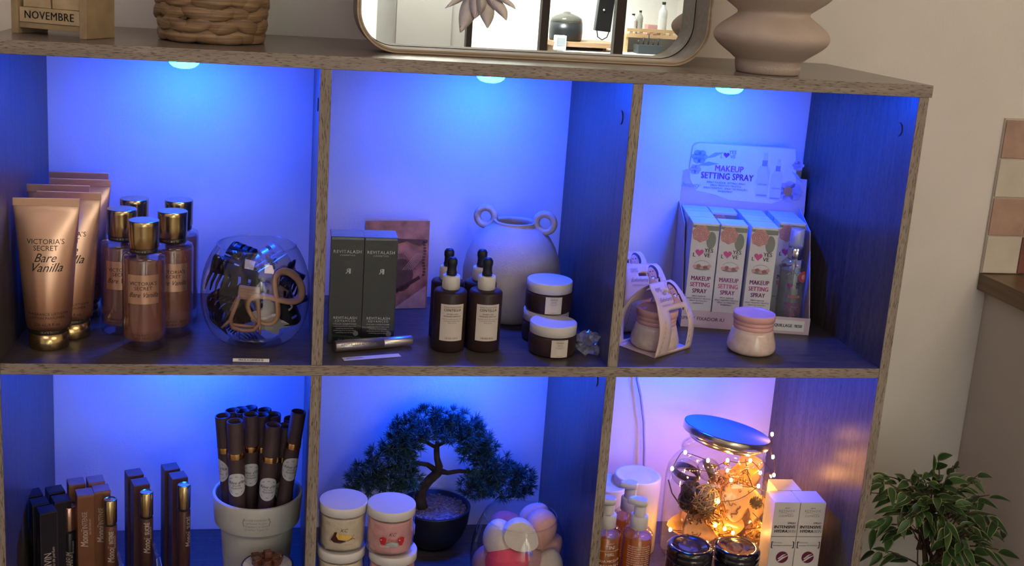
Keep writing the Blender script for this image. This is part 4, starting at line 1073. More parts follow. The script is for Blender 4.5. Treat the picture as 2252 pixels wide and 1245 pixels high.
monoi = lambda w2: [('Monoï', .0080, .0850, .0125, dict(rot=PI/2, shear=.35, bold=.02, w=.0235)), (w2, .0085, .1095, .0088, dict(rot=PI/2, w=.0220, bold=.01)), ('EAU DE PARFUM', .0145, .1000, .0034, dict(rot=PI/2, w=.020))]
h_ = .142
F = pbox('perfume_carton', 'left copper perfume carton reading Monoï INTENSE up its face', 169.5, 1092, h_, brn, brnt, .30, GC, lines=monoi('INTENSE'))
flowers(F.children[0], front(0, .0005), .0105, .0340)
pbox('perfume_carton', 'copper perfume carton directly behind the left Monoï INTENSE one', 151, 1068, h_, brn, brnt, .30, GC)
G = pbox('perfume_carton', 'right copper perfume carton standing behind the gold-capped roll-on', 206, 1083, h_, brn, brnt, .30, GC, lines=monoi('INTENSE'))
pbox('perfume_carton', 'rear copper perfume carton standing taller behind the pair', 194, 1063, h_+.003, brn, brnt, .30, GC)
pbox('perfume_carton', 'front cocoa perfume carton behind the Monoï SUCRÉ roll-on', 294, 1069, h_, brd, brd, .34, GC, side=sideL)
pbox('perfume_carton', 'rear cocoa perfume carton of the middle pair', 281, 1048, h_, brd, brd, .34, GC, side=sideL)
pbox('perfume_carton', 'front cocoa perfume carton behind the rightmost roll-on', 379, 1054, h_, brd, brd, .34, GC, side=sideL)
pbox('perfume_carton', 'rear cocoa perfume carton of the right pair', 362, 1035, h_, brd, brd, .34, GC, side=sideL)
# roll-on perfumes
def rollon(label, px, py, h, capm, bm_, txt, a0=0., R_=.0079):
    q = on(px, py, Z2+h)
    t = thing('roll_on_perfume', label, 'perfume', (q.x, q.y, Z2), 0, 'roll-on perfumes standing before their cartons')
    b = MB(); b.lathe([(R_-.001,0),(R_,.001),(R_,h-.0345),(R_-.0008,h-.0335)], bm_, 32); body = b.obj('tube', t)
    b = MB(); b.lathe([(R_-.0012,h-.0336),(R_-.0012,h-.0312)], blackm, 28); b.obj('neck', t)
    b = MB(); b.lathe([(R_-.0002,h-.0311),(R_+.0001,h-.0300),(R_+.0001,h-.0012),(R_-.0006,h-.0002),(R_-.0015,h),(R_-.002,h-.0008),(.0005,h-.0008)], capm, 36); b.obj('cap', t)
    s = cyl(R_, .0003, a0)
    if txt: lettering(body, [(txt[0], .0010, .0710+txt[2], .0115, dict(rot=PI/2, shear=.35, bold=.008, w=.0215))]+([(txt[1], .0012, .0945+txt[2], .0078, dict(rot=PI/2, w=.0160, bold=.01))] if txt[1] else [])+[('EAU DE PARFUM', .0055, .0880+txt[2], .0028, dict(rot=PI/2, w=.016))], s, inkc, cut=3)
    return t, body, s
rgold = mat('rose_gold_cap', (.66,.38,.28), .22, .9, var=.05)
copper_t = mat('roll_copper', (.14,.058,.030), .35, .25, var=.1); cocoa_t = mat('roll_cocoa', (.078,.032,.022), .35, .15, var=.1)
rollon('black roll-on perfume with a rose gold cap before the black cartons', 152, 1112, .120, rgold, blk, ('PARFUM', '', -.02))
t, body, s = rollon('copper roll-on perfume with gold cap reading Monoï INTENSE', 242, 1097, .136, gold, copper_t, ('Monoï', 'INTENSE', -.006), .15)
t, body, s = rollon('cocoa roll-on perfume with gold cap reading Monoï SUCRÉ', 322, 1081, .142, gold, cocoa_t, ('Monoï', 'SUCRÉ', .002), .1)
t, body, s = rollon('rightmost roll-on perfume turned so its Monoï lettering is at the edge', 405, 1065, .145, gold, cocoa_t, ('Monoï', 'SUCRÉ', .002), .75)
b = MB(); s5 = cyl(.0079, .0004)
for (u, v) in ((.001,.028),(.004,.020),(-.003,.022)):
    for k in range(5): a = 2*PI*k/5; poly(b, s5, disc_pts(u+.0025*math.cos(a), v+.0025*math.sin(a), .0019, .0019, 8), mat('print_tan', (.45,.33,.20), .5))
b.obj('artwork', body)
# clear acrylic stands
acr = thin_glass('acrylic', (.93,.95,.98), .04, 1.5)
for lab, pa, pb in (('clear acrylic riser between the copper and cocoa roll-ons', (257, 1226), (276, 1262)), ('clear acrylic riser between the two cocoa carton pairs', (338, 1212), (368, 1262))):
    A0 = at(*pa, .075); t = thing('acrylic_stand', lab, 'stand', (A0.x, .075, Z2), .25)
    hh = A0.z-Z2; b = MB()
    pts = [(0,0),(.003,hh*.55),(.0005,hh),(.004,hh+.002),(.014,hh*.35),(.026,.0015),(.026,0)]
    b.loft([[(x, -.02, z) for x, z in pts], [(x, .02, z) for x, z in pts]], acr, smooth=False); b.obj('riser', t)
    b = MB(); b.tube([(x, -.0203, z) for x, z in pts[1:6]], .0005, mat('acrylic_edge', (.25,.45,.85), .3), 6); b.obj('polished_edge', t)
# pot with rolled paper tubes
potm = mat('pot_glaze', (.50,.50,.47), .45, var=.04, nscale=70, bump=.12, bscale=300)
PC = Vector((.2725, .1050, Z2)); PH = .1415; PR = .0548
pot = thing('stepped_pot', 'pale grey-green stepped pot holding dark paper tubes', 'pot', PC)
b = MB(); b.lathe([(.036,0),(.038,.002),(.0445,PH-.045),(.0462,PH-.040),(.0505,PH-.0385),(.0520,PH-.036),(PR,PH-.002),(PR-.001,PH),(PR-.0032,PH),(PR-.0042,PH-.003),(PR-.006,PH-.036),(.040,PH-.045),(.034,.004)], potm, 60, cap1=True)
pb_ = b.obj('pot_body', pot)
lettering(pb_, [('BOUGIE FONDANTE', 0, PH-.0140, .0034, {}), ('parfumée du jour', 0, PH-.0180, .0034, {}), ('4 senteurs au choix', 0, PH-.0220, .0034, {}), ('15 euros / 2 pour 25', 0, PH-.0260, .0034, {}),
    ('{', -.0155, PH-.0165, .0110, {}), ('}', .0155, PH-.0165, .0110, {})], cyl(PR-.0008, .0004), mat('ink_grey', (.25,.24,.26), .5))
tubem_ = mat('kraft_aubergine', (.060,.034,.037), .6, var=.12, nscale=60, bump=.15, bscale=400)
rim_m = mat('tube_edge', (.16,.11,.12), .6); goldf = mat('gold_foil', (.95,.60,.22), .2, 1., var=.03)
wlab = mat('round_label', (.60,.62,.66), .5, var=.05)
def papertube(top, bot, label, labpos=None, R_=.0094, band=True, a0=0., lab_r=.0135):
    """top and bot are world points on the axis"""
    d = (top-bot); L = d.length; qd = d.to_track_quat('Z', 'Y')
    t = thing('paper_tube', label, 'tube', bot, group='aubergine paper tubes standing in the pot')
    # keep the local -Y side turned to the viewer
    z = d.normalized(); y = Vector((-.02, 1, 0)); y = (y - z*y.dot(z)).normalized(); x = y.cross(z)
    Mx = Matrix((x, y, z)).transposed().to_4x4(); Mx.translation = bot; t.matrix_world = Mx
    b = MB(); b.lathe([(R_-.0004,0),(R_,.0005),(R_,L-.0004),(R_-.0004,L),(R_-.0014,L),(R_-.0014,L-.004),(.0005,L-.0042)], tubem_, 32); body = b.obj('tube', t)
    if band: b = MB(); b.lathe([(R_+.0002,L-.0465),(R_+.0003,L-.0460),(R_+.0003,L-.0400),(R_+.0002,L-.0395)], goldf, 36, cap0=False, cap1=False); b.obj('gold_band', t)
    if labpos is not None:
        b = MB(); s = cyl(R_, .0003, a0); n = 22
        
        # sticker wrapped round the tube in narrow columns
        us = [lab_r*math.cos(PI*k/20) for k in range(21)]
        for k in range(20):
            u0, u1 = us[k], us[k+1]; h0 = lab_r*1.12*math.sin(PI*k/20); h1 = lab_r*1.12*math.sin(PI*(k+1)/20)
            b.face([s(u0, L-labpos-h0), s(u0, L-labpos+h0), s(u1, L-labpos+h1), s(u1, L-labpos-h1)], wlab, True)
        lb = b.obj('round_label', t)
        s2 = cyl(R_, .0006, a0); g_ = mat('ink_slate', (.06,.06,.08), .5)
        LN = [('Rêve d\'Ilo', 0, L-labpos+.0030, .0050, dict(shear=.4, bold=.01)), ('BOUGIE', 0, L-labpos-.0008, .0026, {}), ('Parfumée', 0, L-labpos-.0040, .0034, dict(shear=.2))]
        for k in range(10):
            a = 2*PI*k/10+.3; LN.append(('~', lab_r*.80*math.cos(a), L-labpos+lab_r*.80*math.sin(a), .0060, dict(rot=a+PI/2)))
        lettering(lb, LN, s2, g_, cut=2)
    return t
def tubeat(px, py, y, bx, by, label, **k):
    top = at(px, py, y); return papertube(top, Vector((bx, by, Z2+.006)), label, **k)
CX, CY = PC.x, PC.y
tubeat(517, 926, 0.076, CX-.0185, CY-.021, 'frontmost upright paper tube with a full oval label', labpos=.0790, R_=.0098)
tubeat(602, 934, 0.078, CX+.0020, CY-.023, 'front paper tube leaning right with its label low', labpos=.0800, R_=.0098)
tubeat(657, 905, 0.084, CX+.0150, CY-.018, 'long front paper tube leaning far right against the divider side', labpos=.0720, R_=.0090, a0=.25)
tubeat(490, 914, 0.098, CX-.024, CY+.000, 'leftmost paper tube, its label half turned away', labpos=.0690, R_=.0094, a0=-1.15)
tubeat(552, 911, 0.094, CX-.009, CY+.000, 'paper tube behind the two front ones with a round label', labpos=.0760, R_=.0096, a0=.1)
tubeat(575, 912, 0.108, CX+.011, CY+.004, 'paper tube right of centre in the second row', R_=.0094)
tubeat(601, 911, 0.116, CX+.010, CY+.024, 'paper tube behind the right-leaning front one', R_=.0094)
tubeat(627, 936, 0.096, CX+.024, CY+.009, 'shorter paper tube between the two right-leaning ones', R_=.0090, labpos=.085, a0=.5)
tubeat(641, 920, 0.116, CX+.0285, CY+.0225, 'paper tube at the far right with its label under the long one', R_=.0092, labpos=.080, a0=.3)
for lab, px, py, dy, bx, by in (('rear paper tube at the left of the bundle', 511, 902, .105, -.020, .019), ('rearmost paper tube left of centre', 529, 899, .118, -.006, .034), ('rear paper tube in the middle of the bundle', 550, 896, .128, .011, .043),
     ('third-row paper tube left of centre', 533, 904, .100, -.003, .0165), ('rear paper tube right of centre', 581, 901, .118, .027, .039)):
    tubeat(px, py, dy+.016, CX+bx*.9, CY+by*.85, lab, R_=.0090)
# small candle with wax pieces in front of the pot
P = at(588, 1241, .029); ch = P.z-Z2
cd_ = thing('topped_candle', 'small glass candle topped with brown wax cubes before the pot', 'candle', (P.x, .029, Z2))
cr_ = .0305; b = MB(); b.lathe([(cr_-.002,0),(cr_,.002),(cr_,ch),(cr_-.0012,ch+.0008),(cr_-.0016,ch),(cr_-.0018,ch-.004)], mat('glass_navy', (.03,.04,.16), .15, coat=.5), 48, cap1=False); b.obj('glass', cd_)
b = MB(); b.lathe([(cr_-.0024,ch-.010),(cr_-.0020,ch-.0004),(.0005,ch+.0002)], mat('wax_cracked', (.66,.63,.66), .35, var=.25, nscale=160, coat=.5), 44); b.obj('wax', cd_)
wxm = mat('wax_brown', (.11,.035,.018), .18, var=.4, nscale=120, coat=.6)
rr = random.Random(2)
for k, (x, y) in enumerate(((-.012,-.002),(-.001,-.007),(.010,-.003),(-.006,.007),(.005,.008),(.0,.0),(-.014,.008),(.013,.007))):
    b = MB(); s_ = .0050 if k != 5 else .0046; z_ = ch+.0002+ (0 if k != 5 else .0088)
    b.box(-s_, s_, -s_, s_, 0, s_*1.9, wxm, .0014, Matrix.Translation((x, y, z_)) @ Matrix.Rotation(rr.uniform(-.6,.6), 4, 'Z')); b.obj('wax_cube', cd_)
# ---------------------------------------------------------------- lower middle compartment
lidw = mat('jar_lid_white', (.70,.68,.66), .35, var=.02)
creamc = mat('whipped_cream', (.66,.58,.44), .5, var=.10, nscale=60, bump=.8, bscale=120); pinkc = mat('whipped_pink', (.68,.36,.36), .5, var=.12, nscale=60, bump=.8, bscale=120)
red_i = mat('print_red', (.50,.02,.03), .5); silver_i = mat('print_silver', (.42,.46,.50), .4); gold_i = mat('print_gold', (.72,.46,.10), .5); choc_i = mat('print_chocolate', (.055,.012,.010), .5)
UH = .0570
def soapjar(loc, rz, label, content, kind):
    t = thing('body_cream_jar', label, 'jar', loc, rz, 'clear jars of whipped cream with white lids')
    b = MB(); b.lathe([(.022,.0004),(.0262,0),(.0278,.003),(.0280,.036),(.0275,.0436),(.0270,.0456)], cl, 44, cap1=False); body = b.obj('jar_glass', t)
    b = MB(); n = 44; rings = []
    for q in range(12):
        z = .0032+.0395*q/11
        rings.append([((.0266-.0012*abs(math.sin(3*a*1.+q*.9+math.sin(a*2)))*(1 if q not in (0,) else 2.2))*math.cos(a), (.0266-.0012*abs(math.sin(3*a+q*.9+math.sin(a*2)))*(1 if q not in (0,) else 2.2))*math.sin(a), z) for a in [2*PI*k/n for k in range(n)]])
    b.loft(rings, content); b.obj('cream', t)
    b = MB(); b.lathe([(.0278,.0458),(.0284,.0462),(.0284,.0556),(.0279,.0567),(.0274,.0568),(.0005,.0568)], lidw, 52); b.obj('lid', t)
    s = cyl(.0280, .0004); s2 = cyl(.0280, .0007); b = MB(); v = .022
    def strip(pts, wd, m, ss=s2):
        for (a0_, b0), (a1_, b1) in zip(pts, pts[1:]): b.face([ss(a0_, b0-wd/2), ss(a1_, b1-wd/2), ss(a1_, b1+wd/2), ss(a0_, b0+wd/2)], m)
    if kind == 'vanilla':
        for k in range(6): poly(b, s, [(-.0085+.003*k,v-.003),(-.0058+.003*k,v-.003),(-.0053+.0030*k,v+.0050-.0007*k),(-.0085+.003*k,v+.0055-.0007*k)], gold_i)
        poly(b, s2, [(-.0150,v-.0035),(-.0120,v+.0020),(-.0105,v+.0065),(-.0075,v+.0068),(-.0085,v+.002),(-.006,v-.0025),(.0035,v-.0048),(-.004,v-.0070),(-.011,v-.0065)], choc_i)
        strip([(.004,v-.0045),(.008,v-.0025),(.011,v+.0005),(.0125,v+.003)], .0006, choc_i); strip([(.008,v-.0025),(.012,v-.0018),(.014,v-.004)], .0006, choc_i)
        for k in range(4): strip([(-.004+.0022*k,v+.0055),(-.0048+.0022*k,v-.001)], .0007, choc_i)
        L = [('KC', .000, v+.0090, .0058, dict(m=choc_i, shear=.3)), ('bath & body', .006, v-.0085, .0017, dict(m=red_i))]
    else:
        for u in (-.0108, .0105):
            poly(b, s, [(u-.0042,v+.003),(u,v+.0050),(u+.0040,v+.0035),(u+.0036,v-.001),(u+.001,v-.0060),(u-.002,v-.0055),(u-.0040,v-.001)], red_i)
            poly(b, s2, disc_pts(u-.0022, v+.001, .0008, .0008, 8), white)
        poly(b, s2, [(-.0085,v-.0070),(.006,v-.0072),(.0065,v-.0022),(-.002,v-.0012),(-.0065,v-.003)], silver_i)
        L = [('KC', -.0005, v+.0085, .0058, dict(m=choc_i, shear=.3)), ('Cerise', .0002, v+.0018, .0046, dict(m=red_i, shear=.3)), ('Câline', -.009, v-.0062, .0040, dict(m=white, shear=.3))]
    b.obj('sticker', body)
    lettering(body, L, cyl(.0280, .0010), ink)
    return t
def lidpos(px, py, k): q = on(px, py, Z2+UH*k); return q
A3 = lidpos(755.5, 1098, 3); B3 = lidpos(861.5, 1106, 3)
A3.x = max(A3.x, 2*0+W+T+.0292); 
JA = JB = None
names = ('bottom', 'middle', 'top')
for nm, base_, m_, kd, sgn in (('cream-white', A3, creamc, 'vanilla', 1), ('pink', B3, pinkc, 'cherry', -1)):
    J_ = None
    for k in range(3):
        z = Z2+UH*k+.0002*k; off = Vector(((.0008 if sgn > 0 else -.004)*(k-2)*-1*(-1 if sgn > 0 else -1), -.001*(2-k), 0)) if k < 2 else Vector((0,0,0))
        if sgn > 0: off = Vector((-.0006*(2-k), 0, 0))
        else: off = Vector((.0042*(2-k) if k == 1 else .0042, 0, 0)) if k < 2 else Vector((0,0,0))
        lab = 'jar of %s whipped cream, %s of its three-high stack' % (nm, names[k])
        loc = (max(base_.x+off.x, W+T+.0288), base_.y+off.y, z)
        if J_ is None: J_ = soapjar(loc, .0, lab, m_, kd)
        else: dup(J_, loc, .0, lab)
q = B3
dup(J_, (q.x+.0080, q.y+.0585, Z2), .4, 'bottom pink cream jar of the rear stack behind the right one')
dup(J_, (q.x+.0080, q.y+.0585, Z2+UH+.0002), .4, 'middle pink cream jar of the rear stack behind the right one')
dup(J_, (q.x+.0076, q.y+.0585, Z2+2*UH+.0004), .4, 'top pink cream jar of the rear stack, its lid edge showing') if False else None
# bonsai
potb = mat('bonsai_pot', (.010,.010,.012), .4); gravel = mat('bonsai_gravel', (.16,.14,.17), .8, var=.6, nscale=240, bump=1., bscale=260)
bark = mat('bonsai_bark', (.035,.022,.016), .8, var=.4, nscale=120, bump=.6, bscale=250)
YBN = .224; R0 = at(955, 1110, YBN)
bh = R0.z-Z2
bn = thing('bonsai_tree', 'artificial pine bonsai in an oval black pot before the lit wall', 'plant', (R0.x, YBN, Z2))
b = MB(); b.lathe([(.016,0),(.022,.001),(.034,.008),(.0425,.020),(.0480,bh*.62),(.0505,bh-.002),(.0505,bh),(.0475,bh),(.046,bh-.006),(.0005,bh-.007)], potb, 48, sx=1.0, sy=.95); b.obj('pot', bn)
b = MB(); rr = random.Random(4)
b.lathe([(.0462,bh-.0062),(.030,bh-.003),(.0005,bh-.001)], gravel, 40, cap0=False)
for k in range(260):
    a = rr.uniform(0, 2*PI); r_ = .044*math.sqrt(rr.random()); b.ball((r_*math.cos(a), r_*math.sin(a)*.95, bh-.004+(.046-r_)*.06), rr.uniform(.0012,.0026), gravel, 6, sz=.7)
tag(b.obj('gravel', bn), None, None, None, 'stuff')
def bl(px, py, dy=0.): q = at(px, py, YBN+dy); return Vector((q.x-R0.x, dy, q.z-Z2))
b = MB()
tr = [bl(928,1118,-.004), bl(924,1098,-.003), bl(928,1075,0), bl(944,1056,0), bl(962,1040,0), bl(966,1026,0), bl(961,1008,0), bl(960,990,0), bl(962,972,0)]
b.tube(tr, [.0085,.0080,.0075,.0066,.0066,.0052,.0042,.0040,.0030], bark, 12)
for pts, rs in (([bl(958,1034), bl(940,1022,-.004), bl(915,1018,-.008), bl(890,1022,-.01), bl(850,1030,-.01), bl(815,1045,-.012)], [.0045,.0034,.0030,.0026,.002,.0012]),
                ([bl(966,1036), bl(985,1040,-.004), bl(1010,1036,-.008), bl(1050,1040,-.01), bl(1110,1050,-.012)], [.0048,.0034,.0030,.0022,.0012]),
                ([bl(961,985), bl(935,972,-.004), bl(905,968,-.008), bl(880,985,-.01)], [.003,.0022,.0018,.001]), ([bl(962,980), bl(1000,962,-.004), bl(1035,965,-.006), bl(1060,990,-.008)], [.003,.0022,.0018,.001]),
                ([bl(925,1100), bl(918,1112,-.004), bl(912,1118,-.008)], [.006,.005,.002])):
    b.tube(pts, rs, bark, 8)
b.obj('trunk', bn)
needle = mat('bonsai_needle', (.030,.085,.075), .5, var=.35, nscale=40)
rr = random.Random(9)
def foliage(name, centers, step_seed):
    b = MB(); i_ = b.mi(needle); bm_ = b.bm
    for (px, py, dy, rx, rz_) in centers:
        c = bl(px, py, dy)
        n_t = int(12+rx*rz_/48)
        for k in range(n_t):
            a = rr.uniform(0, 2*PI); q = math.sqrt(rr.random())*.86; e = rr.uniform(-1, 1)
            tc_ = c + Vector((rx/1600*q*math.cos(a), rr.uniform(-.016,.016), rz_/1600*q*math.sin(a)))
            out_ = Vector((math.cos(a)*q*1.2, -.35+rr.uniform(-.4,.4), math.sin(a)*q*.8+.35)).normalized()
            for m_ in range(30):
                d = (out_*rr.uniform(.25,1.) + Vector((rr.gauss(0,.55), rr.gauss(0,.55), rr.gauss(0,.5)))).normalized()
                L = rr.uniform(.0085,.0135); s_ = d.orthogonal().normalized()*.00042; s_.rotate(Matrix.Rotation(rr.uniform(0,PI), 3, d))
                p0 = tc_ + out_*.001; v = [bm_.verts.new(p0-s_), bm_.verts.new(p0+s_), bm_.verts.new(p0+d*L*.6+s_*.9), bm_.verts.new(p0+d*L), bm_.verts.new(p0+d*L*.6-s_*.9)]
                f = bm_.faces.new(v); f.material_index = i_
    o = b.obj(name, bn); return o
foliage('foliage', [(895,950,-.006,42,30),(940,925,0,48,26),(985,930,-.004,46,28),(1025,940,-.006,38,28),(870,972,-.008,30,18),(1040,970,-.008,30,28),(960,952,-.010,54,24),(915,962,-.012,40,22),(1005,958,-.012,40,22),(1045,985,-.010,26,22),(878,990,-.010,24,20),(905,982,-.008,26,14)], 1)
foliage('foliage', [(845,1010,-.010,50,28),(885,1005,-.010,34,22),(810,1045,-.012,46,26),(860,1045,-.012,44,22),(785,1062,-.012,30,14),(900,1040,-.012,26,22),(838,1070,-.012,46,16),(895,1068,-.010,20,14)], 2)
foliage('foliage', [(1045,1000,-.008,38,30),(1080,1020,-.010,44,30),(1060,1050,-.010,48,30),(1110,1048,-.012,48,30),(1145,1055,-.012,30,26),(1090,1075,-.012,48,20),(1040,1075,-.010,30,16),(1150,1078,-.012,22,12),(1075,985,-.008,26,22)], 3)
# glass bowl of sponges
YS = .0880; q = at(1145, 1133, YS); SX, SH = q.x, q.z-Z2
gb = thing('glass_bowl', 'round clear glass bowl full of makeup sponges', 'bowl', (SX, YS, Z2))
b = MB(); b.lathe(bowl_prof(.0610, SH, .0465, .032, SH*.46), cl, 60, cap0=False, cap1=False); b.obj('bowl', gb)
b = MB(); b.tube([(.0465*math.cos(2*PI*k/52), .0465*math.sin(2*PI*k/52), SH) for k in range(52)], .0010, cl, 8, closed=True); b.obj('rim', gb)
spc = {'white': (.70,.64,.56), 'peach': (.72,.40,.31), 'dusty rose': (.42,.12,.14), 'hot pink': (.75,.06,.14), 'cream': (.68,.60,.48), 'mauve': (.42,.22,.24)}
def sponge(label, col, px, py, dy, size, rot, cut=False, long_=1.18):
    m_ = mat('sponge_'+col.replace(' ', '_'), spc[col], .85, var=.03, nscale=200, bump=.25, bscale=900)
    q = at(px, py, YS+dy)
    b = MB(); n = 18; pr_ = []
    for k in range(n+1):
        t = PI*k/n; z = -math.cos(t); r_ = math.sin(t)*(1-.22*z-.10*z*z*z*(1 if z > 0 else 0)); pr_.append((max(.0004, r_*size), z*size*long_))
    b.lathe(pr_, m_, 32)
    if cut:
        g_ = bmesh.ops.bisect_plane(b.bm, geom=b.bm.verts[:]+b.bm.edges[:]+b.bm.faces[:], plane_co=(0,-.35*size,0), plane_no=(0,-1,.45), clear_outer=True)
        bmesh.ops.edgeloop_fill(b.bm, edges=[e for e in g_['geom_cut'] if isinstance(e, bmesh.types.BMEdge)])
    o = b.obj('makeup_sponge', loc=(q.x, YS+dy, q.z), rot=rot)
    return tag(o, label, 'sponge', 'makeup sponges in the glass bowl')
SPG = [sponge('dusty rose makeup sponge at the back left under the rim', 'dusty rose', 1116, 1158, .016, .0200, (1.3, 0, 1.2)),
 sponge('peach makeup sponge at the back right reaching the rim', 'peach', 1178, 1138, .018, .0190, (.3, .5, 0)),
 sponge('tall peach makeup sponge standing point down at the right', 'peach', 1200, 1166, -.012, .0195, (PI-.1, .1, 0), False, 1.35),
 sponge('round white makeup sponge at the upper left', 'white', 1082, 1184, -.020, .0210, (.2, -.2, 0)),
 sponge('white makeup sponge with a cut face at the front centre', 'white', 1146, 1180, -.034, .0195, (.5, 2.1, 0), True, 1.25),
 sponge('hot pink makeup sponge low at the front', 'hot pink', 1112, 1240, -.030, .0240, (.1, 1.4, .2)),
 sponge('peach makeup sponge leaning on the right glass wall', 'peach', 1218, 1200, .006, .0185, (.2, .8, 0)),
 sponge('cream makeup sponge low at the right', 'cream', 1212, 1242, -.018, .0190, (.1, .2, 0)),
 sponge('mauve makeup sponge low at the left wall', 'mauve', 1058, 1232, -.006, .0190, (.2, .1, 0)),
 sponge('mauve makeup sponge under the cut white one', 'mauve', 1166, 1236, -.012, .0195, (.4, .1, 0)),
 sponge('dusty rose makeup sponge hidden deep in the bowl', 'dusty rose', 1130, 1220, .022, .0190, (.4, .1, 0))]

fit_inside(SPG, SX, YS, bowl_rad(bowl_prof(.0610, SH, .0465, .032, SH*.46), Z2), Z2+.006)
# ---------------------------------------------------------------- lower right compartment
cab = MB(); cable_m = mat('cable_grey', (.42,.40,.42), .5)
c0, c1, c2, c3, c4 = at(1401, 834, .272), at(1409, 870, .270), at(1416, 930, .270), at(1417, 985, .268), at(1416, 1040, .268)
cab.tube([(c0.x-.001, .272, Z1B-T2-.0012), c0, c1, c2, c3, c4, (c4.x-.004, .268, Z2+.003)], .0019, cable_m, 10)
tag(cab.obj('lamp_cable'), 'thin grey cable running down the wall behind the white candles', 'cable')
# LED pillar candles
wax = mat('candle_wax', (.74,.66,.58), .45, sss=.3, var=.03)
def pillar(label, px, py, y, r_):
    q = at(px, py, y); h = q.z-Z2
    t = thing('pillar_candle', label, 'candle', (q.x, y, Z2), 0, 'cream pillar candles')
    b = MB(); b.lathe([(r_-.001,0),(r_,.001),(r_,h-.002),(r_-.0012,h),(r_-.004,h-.0012),(r_*.6,h-.005),(.0005,h-.0065)], wax, 56); b.obj('wax', t)
    return t
pillar('wide cream pillar candle under the hanging cable', 1403, 1043, .205, .0325)
pillar('lower cream pillar candle half behind the divider', 1336, 1060, .196, .0300)
# pump bottles
orl = thin_glass('orange_liquid', (.95,.62,.30), .05, 1.4, (.62,.22,.03), .45)
clo = thin_glass('orange_glass', (.98,.88,.78), .02, 1.5)
prw = mat('print_white', (.78,.72,.66), .5)
def pump(label, px, py, y, rz, R_=.0185, printed=True):
    q = at(px, py, y); h = q.z-Z2    # shoulder height
    t = thing('pump_bottle', label, 'bottle', (q.x, y, Z2), rz, 'orange pump bottles with white heads')
    b = MB(); b.lathe([(R_-.002,0),(R_,.002),(R_,h-.006),(R_-.003,h-.0015),(.0118,h),(.0105,h+.001)], clo, 40, cap1=False); body = b.obj('bottle_glass', t)
    b = MB(); b.lathe([(R_-.003,.002),(R_-.0010,.004),(R_-.0010,h-.010),(R_-.0012,h-.0098)], orl, 36); b.obj('liquid', t)
    b = MB(); b.lathe([(.0108,h+.0006),(.0113,h+.001),(.0113,h+.0170),(.0100,h+.0185)], offw, 32); b.obj('collar', t)
    b = MB(); b.lathe([(.0082,h+.0180),(.0078,h+.0200),(.0078,h+.0320)], offw, 28); b.obj('stem', t)
    b = MB()
    R3 = []
    for zz, s_ in ((.0318,1.),(.0370,1.02),(.0392,.9)):
        ring_ = []
        for k in range(28):
            a = 2*PI*k/28; x = .0088*math.cos(a)*s_; y_ = .0088*math.sin(a)*s_
            if x < 0: x *= 1+.95*max(0, -math.cos(a))**3; 
            ring_.append((x, y_, h+zz+(.0015 if x < -.008 else 0)))
        R3.append(ring_)
    b.loft(R3, mat('pump_head_white', (.70,.70,.70), .3), smooth=True); b.obj('pump_head', t)
    b = MB(); b.tube([(0,0,h),(.001,0,h*.5),(.005,0,.006)], .0014, white, 6); b.obj('dip_tube', t)
    s = cyl(R_, .0004)
    if printed:
        b = MB(); b.face([s(-.013,h-.0405),s(.013,h-.0405),s(.013,h-.0398),s(-.013,h-.0398)], prw) if False else None
        for k in range(10): b.face([s(-.014+.0028*k,h-.0255),s(-.014+.0028*(k+1),h-.0255),s(-.014+.0028*(k+1),h-.0250),s(-.014+.0028*k,h-.0250)], prw)
        b.obj('printed_rule', body)
        lettering(body, [('ACQUA', 0, h-.0150, .0026, {}), ('TINI', 0, h-.0205, .0068, {}), ('MIRL', 0, h-.0300, .0060, {}), ('AGUA MICELLAR', 0, h-.0390, .0046, dict(bold=.015)), ('VITAMINA C', 0, h-.0465, .0064, dict(bold=.03)), ('FINEF', 0, h-.0570, .0042, dict(spacing=1.4))], s, prw)
    else:
        L = []
        for k in range(14): L.append((('aqua glycerin peg citrus parfum', 'limonene sodium benzoate acid', 'made for face and eyes daily use')[k % 3], 0, h-.018-.0030*k, .0024, dict(bold=.02)))
        lettering(body, L, s, prw)
    return t
pump('orange pump bottle beside the divider printed AGUA MICELLAR VITAMINA C', 1334, 1157, .050, .1)
pump('front orange pump bottle turned to its small-print back', 1404, 1160, .050, -.1, printed=False)
pump('rear orange pump bottle seen between the two front ones', 1383, 1121, .100, .2, printed=False)
# large jar of trinkets and fairy lights
JY = .176; qj = at(1588, 1010, JY); JX = qj.x
jt = at(1597, 992, JY); JH = jt.z-Z2
jar = thing('apothecary_jar', 'large clear glass jar filled with fairy lights and dried trinkets under a tilted lid', 'jar', (JX, JY, Z2))
JR = .0745; JRn = .0560
b = MB(); b.lathe([(.001,.003),(JR*.8,.002),(JR-.003,.004),(JR,.012),(JR,JH*.72),(JR-.002,JH*.80),(JR-.008,JH*.87),(JRn+.003,JH*.92),(JRn,JH*.94),(JRn,JH)], cl, 64, cap0=False, cap1=False); b.obj('glass', jar)
b = MB(); b.tube([(JRn*math.cos(2*PI*k/56), JRn*math.sin(2*PI*k/56), JH) for k in range(56)], .0016, cl, 8, closed=True); b.obj('rim', jar)
lc = at(1600, 944, JY-.004)
steel = mat('lid_steel', (.62,.56,.48), .25, 1.); felt = mat('lid_felt', (.20,.20,.23), .95, spec=.1, var=.06, nscale=300, bump=.3, bscale=900)
lid = thing('jar_lid', 'large round lid with a flat grey top resting tilted on the jar', 'lid', lc, rot=(-.07, .165, 0))
LR = .0595
b = MB(); b.lathe([(LR-.001,-.0115),(LR,-.0105),(LR,-.0020),(LR-.0006,-.0012)], steel, 64); b.obj('metal_rim', lid)
